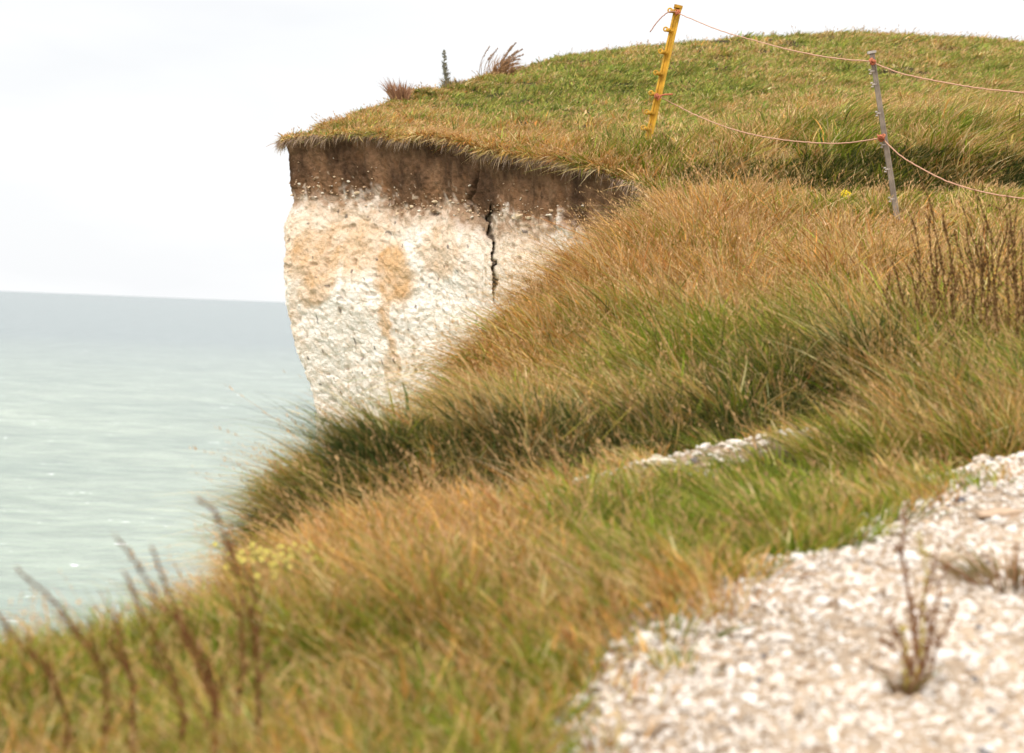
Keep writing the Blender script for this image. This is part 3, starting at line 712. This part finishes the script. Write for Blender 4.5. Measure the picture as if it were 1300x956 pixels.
def grey_post(root, gb, gt, loc, ax, rt, fr, ts_):
    wg = .019; G1 = (.27, .215, .165); G2 = (.22, .185, .165)
    mb = MB(); prof = np.array([(-1, -.8), (-1, .6), (-.5, .8), (-.2, .55), (.2, .55), (.5, .8), (1, .6), (1, -.8)])*wg
    mb.prism(prof, gb-loc, gt-loc, rt, fr, G1, .86); mb.build('shaft', M_plastic, root, None, False)
    mb = MB(); mb.prism(np.array([(-1.5, -1.2), (-1.5, 1), (1.5, 1), (1.5, -1.2)])*wg, gt-loc, gt-loc+ax*.018, rt, fr, (.55, .48, .42)); mb.build('cap', M_plastic, root, None, False)
    for t in ts_:
        c = gt+(gb-gt)*t-rt*.022+fr*.008-loc
        mb = MB(); k = (.52, .44, .38)
        mb.tube([c+rt*.02, c-rt*.010], [.006, .008], 8, k)
        for s in (-1, 1): mb.tube([c-rt*.004+ax*s*.014, c-rt*.016+ax*s*.014, c-rt*.020+ax*s*.009], [.0058, .006, .004], 8, k)
        mb.build('insulator_clip', M_plastic, root)
grey_post(root, gb, gt, loc, ax, rt, fr, (.10, .155*1.0+.02, .34, .52, .66, .83))
# next post, off to the right of the frame, carries the ropes on
g2t = at(1500, 104, 12.6); g2b = np.array([g2t[0]+.05, 12.6, 0]); g2b[2] = zg(g2b[0], 12.6)-.1
root2 = empty('fence_post', g2b, 'grey fence post further along to the right', 'fence post', 'electric fence posts')
ax2, rt2, fr2 = frame_of(g2b, g2t); grey_post(root2, g2b, g2t, g2b, ax2, rt2, fr2, (.1, .35, .55, .8))

# ------------------------------------------------------------------ ropes
def smooth_line(pp, k=80):
    pp = np.array(pp, float); t = np.concatenate([[0], np.cumsum(np.linalg.norm(np.diff(pp, axis=0), axis=1))]); tt = np.linspace(0, t[-1], k)
    # Catmull-like via cubic hermite
    m = np.gradient(pp, t, axis=0); out = []
    for q_ in tt:
        i = min(max(np.searchsorted(t, q_)-1, 0), len(t)-2); hh = t[i+1]-t[i]; s_ = (q_-t[i])/hh
        out.append((2*s_**3-3*s_**2+1)*pp[i]+(s_**3-2*s_**2+s_)*hh*m[i]+(-2*s_**3+3*s_**2)*pp[i+1]+(s_**3-s_**2)*hh*m[i+1])
    return np.array(out)
OR = (.62, .35, .24); RD = (.52, .17, .09)
def line(pts_px, r=.0047, col_=OR, mb=None, k=80):
    p = smooth_line([at(*q) for q in pts_px], k)+R.normal(0, .0009, (k, 3)); mb.tube(p, r, 6, col_, True)
def knot(mb, c, r, col_, seed):
    rs_ = np.random.RandomState(seed)
    for i in range(7):
        a1 = rs_.normal(0, 1, 3); a1 /= np.linalg.norm(a1); a2 = np.cross(a1, rs_.normal(0, 1, 3)); a2 /= np.linalg.norm(a2)
        ring(mb, c+rs_.normal(0, .006, 3), r*rs_.uniform(.7, 1.1), .0055, a1, a2, 0, 5.8, col_, 12)
dy = lambda px: 18-(px-861)/(1107-861)*4
d2 = lambda px: 14-(px-1107)/(1500-1107)*1.4
base = at(1107, 78, 13.97)
rp = empty('rope', base, 'upper orange twine strung from the top of the yellow post to the grey post', 'rope', 'fence ropes')
mb = MB()
line([(861, 17, 17.93), (880, 25, dy(880)), (915, 39, dy(915)), (960, 52, dy(960)), (1010, 65, dy(1010)), (1060, 74, dy(1060)), (1107, 78, 13.96)], mb=mb)
line([(1107, 79, 13.96), (1140, 92, d2(1140)), (1180, 101, d2(1180)), (1240, 111.5, d2(1240)), (1300, 117.5, d2(1300)), (1400, 121, d2(1400)), (1500, 112, 12.57)], mb=mb)
v_ = mb; v_.v = [q-base for q in v_.v]; v_.build('strand', M_rope, rp)
mb = MB(); line([(861, 15, 17.93), (850, 15, 17.9), (840, 22, 17.88), (832, 31, 17.87), (825, 41, 17.86)], .005, (.45, .24, .17), mb, 20); mb.v = [q-base for q in mb.v]; mb.build('loose_end', M_rope, rp)
for i, (px, py, Y) in enumerate([(860, 16, 17.93), (1107, 78, 13.95)]):
    mb = MB(); knot(mb, at(px, py, Y)-base, .019, RD, i); mb.build('knot', M_rope, rp)
base = at(1120, 176, 13.97)
rp = empty('rope', base, 'lower orange twine sagging from the middle of the yellow post to the grey post', 'rope', 'fence ropes')
mb = MB()
line([(836, 122, 17.93), (855, 132, dy(855)), (890, 149, dy(890)), (930, 164, dy(930)), (980, 175.5, dy(980)), (1030, 181, dy(1030)), (1080, 181, dy(1080)), (1120, 175, 13.96)], mb=mb)
line([(1121, 176, 13.96), (1140, 195, d2(1140)), (1170, 214, d2(1170)), (1200, 229, d2(1200)), (1240, 242, d2(1240)), (1300, 252, d2(1300)), (1400, 255, d2(1400)), (1500, 240, 12.57)], mb=mb)
mb.v = [q-base for q in mb.v]; mb.build('strand', M_rope, rp)
mb = MB(); line([(836, 122, 17.93), (843, 120.5, 17.9), (854, 119.5, 17.88)], .008, RD, mb, 10); mb.v = [q-base for q in mb.v]; mb.build('loose_end', M_rope, rp)
for i, (px, py, Y) in enumerate([(835, 122, 17.93), (1119, 175, 13.95)]):
    mb = MB(); knot(mb, at(px, py, Y)-base, .020, RD, 5+i); mb.build('knot', M_rope, rp)

# ------------------------------------------------------------------ plants
v_i, f_i = ico(0)
def seeds(mb, line_, t0, t1, n, r, spread, col_, rs_, dark=.6):
    """clusters of seed husks round the upper part of a stem"""
    m = len(line_)
    for _ in range(n):
        t = (t0+(t1-t0)*min(max((math.floor(rs_.uniform(0, 19))+rs_.normal(.5, .3))/19, 0), 1))*(m-1); i = int(min(t, m-2)); p = line_[i]+(line_[i+1]-line_[i])*(t-i)
        tf = (t/(m-1)-t0)/(t1-t0); s_ = spread*(1-.75*tf)*(.5+.5*abs(math.sin(tf*23+n)))
        p = p+rs_.normal(0, 1, 3)*s_
        q = rs_.uniform(.6, 1.3)*r
        mb.add(v_i*np.array([.8, .8, 1.4])*q*rs_.uniform(.8, 1.2, (12, 1))+p, [f_i], np.array(col_)*rs_.uniform(dark, 1.35))
def dock(name, base, stalks, label, cat, group, stem_r, seed_r, spread, scol, stcol, ns=150, sd=0, t0=.35, nbr=4):
    rs_ = np.random.RandomState(sd)
    root = empty(name, base, label, cat, group)
    for st_ in stalks:
        L_ = smooth_line(st_, 40)-base
        tt_ = np.linspace(0, 1, 40); ph_ = rs_.uniform(0, 6.3, 4)
        L_ = L_+np.stack([(.010*np.sin(tt_*9+ph_[0])+.004*np.sin(tt_*23+ph_[1]))*tt_, .012*np.sin(tt_*7+ph_[2])*tt_, 0*tt_], 1)
        brs = []
        for _b in range(nbr):
            i0 = rs_.randint(10, 30); l_ = rs_.uniform(.05, .16)*(1.5-i0/30); sx_ = rs_.choice([-1, 1])*rs_.uniform(.2, .6)
            d_ = L_[i0+3]-L_[i0]; d_ /= np.linalg.norm(d_); d_ = d_+np.array([sx_, rs_.normal(0, .3), 0])
            brs.append(smooth_line([L_[i0], L_[i0]+d_*l_*.5, L_[i0]+d_*l_+np.array([0, 0, l_*.25])], 10))
        for b_ in brs:
            mb = MB(); mb.tube(b_, np.linspace(stem_r*.5, stem_r*.2, 10), 5, stcol); seeds(mb, b_, .2, .99, 22, seed_r*.8, spread*.6, scol, rs_); mb.build('side_branch', M_plant, root)
        mb = MB(); mb.tube(L_, np.linspace(stem_r, stem_r*.35, len(L_)), 6, stcol)
        so_ = mb.build('stem', M_plant, root)
        mb = MB(); seeds(mb, L_, t0, .99, ns, seed_r, spread, scol, rs_); mb.build('seed_head', M_plant, so_)
    return root
RB = (.15, .062, .026); SB = (.2, .09, .03)
def gpt(px, Y, dz=-.02):
    q = at(px, 500, Y); return np.array([q[0], Y, zg(q[0], Y)+dz])
def pl(base, pxs, Y, Yt=None):
    Yt = Yt or Y; m = len(pxs)
    return [base]+[at(px, py, Y+(Yt-Y)*(i+1)/m) for i, (px, py) in enumerate(pxs)]
b0 = gpt(125, 4.0)
dock('dock_plant', b0, [pl(b0+[-.06, 0, 0], [(70, 870), (35, 822), (2, 781), (-12, 766)], 3.95), pl(b0, [(128, 850), (84, 785), (55, 748), (26, 720)], 4.0, 3.9), pl(b0+[.05, .05, 0], [(170, 880), (152, 830), (139, 775)], 4.05)],
     'leaning rusty dock stalks in the bottom left corner against the sea', 'wild plant', 'rusty dock plants', .0030, .0032, .0044, RB, SB, 170, 1)
b0 = gpt(275, 4.05)
dock('dock_plant', b0, [pl(b0, [(262, 850), (239, 814), (200, 756), (172, 707), (152, 675)], 4.05, 3.95), pl(b0+[.02, .03, 0], [(262, 860), (236, 800), (210, 743), (196, 712), (184, 691)], 4.1), pl(b0+[-.05, .02, 0], [(222, 870), (207, 827), (184, 772), (155, 723)], 4.1)],
     'three tall rusty dock stalks leaning left in front of the sea', 'wild plant', 'rusty dock plants', .0030, .0033, .0046, RB, SB, 180, 2)
b0 = gpt(312, 4.2)
dock('dock_plant', b0, [pl(b0, [(304, 866), (306, 790), (305, 735), (297, 704), (286, 668), (275, 650), (245, 632)], 4.2), pl(b0+[.03, .03, 0], [(330, 870), (326, 810), (318, 765), (306, 718)], 4.25)],
     'upright rusty dock with a hooked tip beside the yellow flowers', 'wild plant', 'rusty dock plants', .0030, .0033, .0046, RB, SB, 180, 3)
# docks on the right
def Z4(x, y): return (1120+x/3.189, 220+y/3.189)
DR = (.12, .062, .024); DS = (.22, .13, .05)
sets = [
 ([[(20, 640), (25, 500), (30, 400)], [(75, 640), (70, 450), (45, 350)], [(130, 620), (125, 450), (95, 360)], [(150, 600), (150, 430), (140, 290), (115, 150)]], 9.6, 'leftmost dock stalks on the right, sparse and thin above the dark tussock'),
 ([[(250, 560), (240, 330), (200, 180), (165, 60), (145, 0)], [(200, 560), (205, 400), (195, 200), (200, 120)], [(230, 600), (225, 420), (210, 270)]], 9.5, 'tallest dark dock stalk whose tip crosses in front of the grassy bank'),
 ([[(290, 560), (270, 330), (255, 230), (250, 150)], [(285, 560), (285, 400), (270, 300), (262, 190)], [(340, 600), (335, 420), (315, 300), (298, 225)]], 9.3, 'upright brown dock cluster in the middle of the right hand thicket'),
 ([[(380, 560), (390, 360), (365, 240), (335, 160), (310, 90)], [(360, 580), (362, 380), (350, 300), (343, 220)], [(412, 600), (412, 400), (405, 300), (400, 200)]], 9.4, 'slender dock stalks bending left near the lower rope'),
 ([[(470, 600), (450, 360), (440, 260), (400, 150), (358, 50)], [(455, 560), (470, 360), (500, 230), (485, 160), (440, 130), (415, 128)], [(430, 600), (425, 380), (425, 270), (432, 200)]], 9.3, 'arching dock stalk with a drooping tip under the lower rope'),
 ([[(540, 600), (535, 360), (525, 240), (515, 150), (492, 80)], [(550, 600), (545, 400), (538, 230), (536, 95)], [(575, 600), (570, 400), (560, 300), (556, 210)], [(505, 600), (512, 400), (508, 300), (520, 190)]], 9.2, 'dense dark dock clump at the right edge of the picture'),
]
for i, (ss, Y, lb) in enumerate(sets):
    bx_ = np.mean([Z4(*q[0])[0] for q in ss]); b0 = gpt(bx_, Y)
    stl = []
    for q in ss:
        gb_ = gpt(Z4(*q[0])[0], Y+random.uniform(-.1, .1)); pts_ = [Z4(*w_) for w_ in q[1:]]
        stl.append([gb_]+[at(a_, b_, Y) for a_, b_ in pts_])
    dock('dock_plant', b0, stl, lb, 'wild plant', 'dark dock plants on the right', .0036, .0042, .0062, DR, DS, 200, 20+i, .15, 5)
# leafless weed on the path
b0 = gpt(1165, 4.62, -.005)
YG = (.36, .28, .06); BR = (.20, .10, .05)
root = empty('dry_weed', b0, 'thin leafless brown weed standing in the chalk gravel of the path', 'wild plant')
rs_ = np.random.RandomState(9)
for q, c_ in [([(1168, 850), (1156, 780), (1150, 730), (1146, 690), (1149, 645)], BR), ([(1160, 840), (1158, 770), (1146, 720), (1138, 690)], BR), ([(1168, 840), (1172, 770), (1175, 720), (1170, 690), (1168, 674)], YG), ([(1175, 840), (1185, 790), (1195, 740), (1202, 715)], BR), ([(1178, 860), (1190, 820), (1210, 780), (1214, 765)], BR),
              ([(1155, 850), (1140, 810), (1128, 785)], BR), ([(1150, 860), (1150, 820), (1143, 795)], YG), ([(1160, 860), (1148, 835), (1120, 815)], BR), ([(1170, 850), (1180, 800), (1178, 770)], BR), ([(1166, 860), (1163, 800), (1180, 740), (1192, 690)], BR)]:
    L_ = smooth_line(pl(b0+rs_.normal(0, .008, 3)*[1, 1, 0], q, 4.62), 30)-b0
    mb = MB(); mb.tube(L_, np.linspace(.0042, .0017, 30), 6, c_)
    for _ in range(26):
        i = rs_.randint(6, 29); d = rs_.normal(0, 1, 3)*[1, 1, .6]; d = d/np.linalg.norm(d)*.014+[0, 0, .008]
        mb.tube([L_[i], L_[i]+d*.6, L_[i]+d], [.0016, .0036, .001], 4, np.array(c_)*rs_.uniform(.8, 1.4))
    mb.build('stem', M_plant, root)
for i in range(46):   # basal tuft
    a_ = rs_.uniform(0, 6.28); l_ = rs_.uniform(.03, .11)
    mb = mb if i else MB()
    if i == 0: mb = MB()
    d = np.array([math.cos(a_)*.5, math.sin(a_)*.4, 1.]); p0 = np.array([math.cos(a_), math.sin(a_), 0])*rs_.uniform(0, .025)
    mb.tube([p0, p0+d*l_*.6, p0+d*l_+np.array([math.cos(a_), math.sin(a_), -.4])*l_*.3], [.0018, .0014, .0005], 4, np.array((.24, .15, .08) if rs_.uniform() < .7 else (.16, .17, .04))*rs_.uniform(.7, 1.3))
mb.build('basal_leaves', M_plant, root)

def tuft(name, base, n, hgt, spread, cols, label, cat, lean=(0, 0), w=.004, sd=0, thick=.5):
    rs_ = np.random.RandomState(sd); a_ = rs_.uniform(0, 6.28, n); rr_ = rs_.uniform(0, 1, n)**.5
    x = base[0]+np.cos(a_)*rr_*spread; y = base[1]+np.sin(a_)*rr_*spread*.8
    z = zland(x, y)-.01
    d = np.stack([np.cos(a_)*rr_*thick+lean[0]+rs_.normal(0, .12, n), np.sin(a_)*rr_*thick+lean[1]+rs_.normal(0, .12, n), np.full(n, 1.)], 1)
    bd = rs_.uniform(.1, .6, n); be = np.stack([d[:, 0]*bd, d[:, 1]*bd, -bd*.5], 1)
    pal = np.array(cols); cb = pal[rs_.randint(0, len(pal), n)]*rs_.uniform(.75, 1.25, n)[:, None]
    v, f, c = blades(x, y, z, hgt*rs_.uniform(.5, 1.1, n), d, be, w*rs_.uniform(.7, 1.2, n), cb, cb)
    return tag(mesh_np(name, v, [f], M_grass, c, True, None, base), label, cat)
# weedy tuft at right edge of the path
b0 = gpt(1296, 5.45)
tuft('weed_tuft', b0, 230, .12, .12, [(.15, .12, .06), (.26, .16, .08), (.34, .22, .10), (.18, .16, .05), (.28, .13, .07)], 'dull brown weed tuft growing from the path at the right edge', 'wild plant', (-.1, 0), .005, 4, 1.2)
# skyline plants
def sky_base(px, lo=18, hi=36):
    Ys = np.linspace(lo, hi, 300); p = np.stack([at(px, 100, q) for q in Ys]); x_ = p[:, 0]; okk = x_ > xe(Ys)+.02
    z_ = zland(x_, Ys); w_ = np.stack([x_, Ys, z_], 1); _, py_ = proj(w_); py_ = np.where(okk, py_, 9999)
    i = int(np.argmin(py_)); return w_[i]
b0 = sky_base(566); Yb = b0[1]
root = empty('weed_spire', b0, 'single upright grey green weed spire on the skyline', 'wild plant'); rs_ = np.random.RandomState(31)
top = at(564.5, 64, Yb)
L_ = smooth_line([b0-b0, (top-b0)*.35+[.01, 0, 0], (top-b0)*.7+[-.01, 0, 0], top-b0], 30)
mb = MB(); mb.tube(L_, np.linspace(.012, .004, 30), 6, (.2, .2, .16)); mb.build('stem', M_plant, root)
mb = MB()
for i in range(170):
    t = rs_.uniform(.05, 1); p = L_[int(t*29)]; a_ = rs_.uniform(0, 6.28); l_ = (.085*(1-.6*t))*rs_.uniform(.6, 1.2)
    d = np.array([math.cos(a_), math.sin(a_)*.8, .7]); e_ = np.array([0, 0, 1.])
    s_ = np.cross(d, e_); s_ /= np.linalg.norm(s_)
    q = p+d*l_
    mb.add([p-s_*.004, p+s_*.004, p+d*l_*.6+s_*.016, q, p+d*l_*.6-s_*.016], [[[0, 1, 2, 3, 4]]], np.array((.42, .39, .33))*rs_.uniform(.6, 1.2))
mb.build('leaves', M_plant, root)
b0 = sky_base(633); Yb = b0[1]
root = empty('reed_clump', b0, 'windswept brown clump of dead reeds on the skyline leaning right', 'wild plant'); rs_ = np.random.RandomState(33)
mains = [(655, 54), (664, 62), (665, 69), (659, 81), (650, 58), (658, 64), (632, 61), (628, 66), (622, 58), (660, 75)]
for k_, (px, py) in enumerate(mains):
    tp_ = at(px, py, Yb); s0 = np.array([-.22 if k_ in (6, 7, 8) else 0, 0, 0])
    if k_ in (6, 7, 8): s0 = at(px-14, 90, Yb)-b0; s0[2] = min(s0[2], 0.0)
    v1 = tp_-b0-s0
    L_ = smooth_line([s0, s0+v1*.35+[-.02, 0, .045], s0+v1*.7+[0, 0, .05], tp_-b0], 24)
    thin = k_ in (6, 7, 8)
    mb = MB(); mb.tube(L_, np.linspace(.009 if not thin else .006, .004, 24), 5, (.26, .16, .09))
    so_ = mb.build('reed_stem', M_plant, root)
    mb = MB(); seeds(mb, L_, .35 if not thin else .6, 1, 90 if not thin else 26, .0085, .011 if not thin else .007, (.27, .17, .11), rs_); mb.build('seed_head', M_plant, so_)
mb = MB()
for i in range(130):
    a_ = rs_.uniform(-.3, 1.0); l_ = rs_.uniform(.15, .42); p0 = np.array([rs_.normal(0, .07), rs_.normal(0, .05), -.03])
    d = np.array([math.sin(a_), rs_.normal(0, .2), math.cos(a_)])
    mb.tube([p0, p0+d*l_*.6, p0+d*l_+np.array([.2, 0, -.1])*l_], [.005, .004, .001], 4, np.array((.36, .20, .10))*rs_.uniform(.6, 1.3))
mb.build('dead_leaves', M_plant, root)
b0 = sky_base(508)
tuft('grass_tussock', b0, 260, .30, .10, [(.36, .19, .11), (.42, .24, .14), (.30, .16, .1)], 'pointed reddish grass tussock at the seaward end of the skyline', 'wild plant', (-.12, 0), .011, 5, .35)
b0 = sky_base(588)
tuft('grass_tussock', b0, 300, .15, .22, [(.30, .19, .1), (.24, .17, .08), (.2, .16, .06)], 'low brown grass tussock on the skyline between spire and reeds', 'wild plant', (.1, 0), .011, 6, .9)

# yellow flowers
def flower(name, p, r, nh, spread, hgt, label, cat, col_, sd, group=None, hn=None):
    rs_ = np.random.RandomState(sd); root = empty(name, p, label, cat, group)
    mb = MB()
    for i in range(nh):
        mh = MB()
        q = np.array([rs_.normal(0, spread), rs_.normal(0, spread*.6), hgt*rs_.uniform(.75, 1.1)])
        mb.tube([[q[0]*.3, q[1]*.3, -.02], [q[0]*.7, q[1]*.7, q[2]*.6], q], [.0018, .0015, .001], 5, (.16, .19, .05))
        for k_ in range(9):
            a_ = k_*2*math.pi/9+rs_.uniform(0, .3); d = np.array([math.cos(a_), -.2+.55*math.sin(a_), .1+.8*math.sin(a_)]); s_ = np.array([-math.sin(a_), .55*math.cos(a_), .8*math.cos(a_)])
            mh.add([q, q+d*r*.6+s_*r*.22, q+d*r, q+d*r*.6-s_*r*.22], [[[0, 1, 2, 3]]], np.array(col_)*rs_.uniform(.85, 1.1))
        mh.add(v_i*r*.3*np.array([1, 1, .6])+q+[0, 0, r*.15], [f_i], (.55, .33, .02))
        mh.build('flower_head', M_plant, root)
    mb.build('stem', M_plant, root)
Yr = Yfor(1075, 268); p = at(1075, 250, Yr); p[2] = zg(p[0], Yr)
tp_ = at(1075, 245, Yr)
flower('ragwort', p, .026, 5, .022, max(tp_[2]-p[2], .08), 'lone bright yellow ragwort in the straw grass left of the grey post', 'flower', (.85, .62, .02), 41)
for i, (px, py, lb) in enumerate([(332, 697, 'pale yellow flower cluster nearest the sea under the turf ridge'), (362, 700, 'middle clump of pale yellow flowers behind the hooked dock'), (395, 695, 'right hand clump of pale yellow flowers under the turf ridge'), (345, 712, 'lowest pale yellow flower clump beside the hooked dock')]):
    Y = 6.3-i*.05+(-.3 if i == 3 else 0); p = at(px, 500, Y); p[2] = zg(p[0], Y); hh = max(at(px, py, Y)[2]-p[2], .1)
    flower('yellow_flowers', p, .010, 15, .055, hh, lb, 'flower', (.52, .46, .12), 50+i, 'pale yellow flowers below the turf ridge')

# ------------------------------------------------------------------ world and sun
SUN_EL, SUN_AZ = 48, 205   # high veiled sun behind the left shoulder
w = bpy.data.worlds.new('World'); S.world = w; w.use_nodes = True; nt = w.node_tree
bg = nt.nodes['Background']
sky = nd(nt, 'ShaderNodeTexSky'); sky.sky_type = 'NISHITA'; sky.sun_disc = False
sky.sun_elevation = rad(SUN_EL); sky.sun_rotation = rad(SUN_AZ); sky.air_density = 1; sky.dust_density = 2
tc = nd(nt, 'ShaderNodeTexCoord'); sx = nd(nt, 'ShaderNodeSeparateXYZ'); nt.links.new(tc.outputs['Generated'], sx.inputs[0])
mpn = nd(nt, 'ShaderNodeMapping'); mpn.inputs['Scale'].default_value = (1, 1, 3.5); nt.links.new(tc.outputs['Generated'], mpn.inputs[0])
nz = noise(nt, 4.5, 4, .5, mpn.outputs[0])
cr = ramp(nt, nz.outputs[0], [(.34, (9.1, 9.15, 9.22)), (.66, (10.2, 10.16, 10.1))])
hz = ramp(nt, sx.outputs[2], [(0, (.865, .872, .88)), (.05, (.87, .874, .88)), (.15, (.835, .838, .845)), (.6, (1.5, 1.5, 1.5))])
cl_ = mix(nt, 1.0, cr.outputs[0], hz.outputs[0], 'MULTIPLY')
veil = mix(nt, .93, sky.outputs[0], cl_)
nt.links.new(veil, bg.inputs[0]); bg.inputs[1].default_value = .075
sn = bpy.data.lights.new('sun', 'SUN'); sn.energy = 1.5; sn.angle = rad(14); sn.color = (1, .95, .87)
so = bpy.data.objects.new('sun', sn); COL.objects.link(so)
el, az = rad(SUN_EL), rad(SUN_AZ)     # azimuth clockwise from +Y
dirs = Vector((math.sin(az)*math.cos(el), math.cos(az)*math.cos(el), math.sin(el)))
so.rotation_euler = dirs.to_track_quat('Z', 'Y').to_euler()

S.view_settings.view_transform = 'Standard'; S.view_settings.look = 'None'
S.view_settings.exposure = .78; S.view_settings.gamma = 1; S.view_settings.use_curve_mapping = False
S.render.engine = 'CYCLES'
cy = S.cycles; cy.use_denoising = True; cy.max_bounces = 6; cy.diffuse_bounces = 2; cy.glossy_bounces = 2; cy.transmission_bounces = 3
cy.use_adaptive_sampling = True; cy.adaptive_threshold = .02; cy.caustics_reflective = False; cy.caustics_refractive = False
cy.sample_clamp_indirect = 8
S.render.use_persistent_data = False
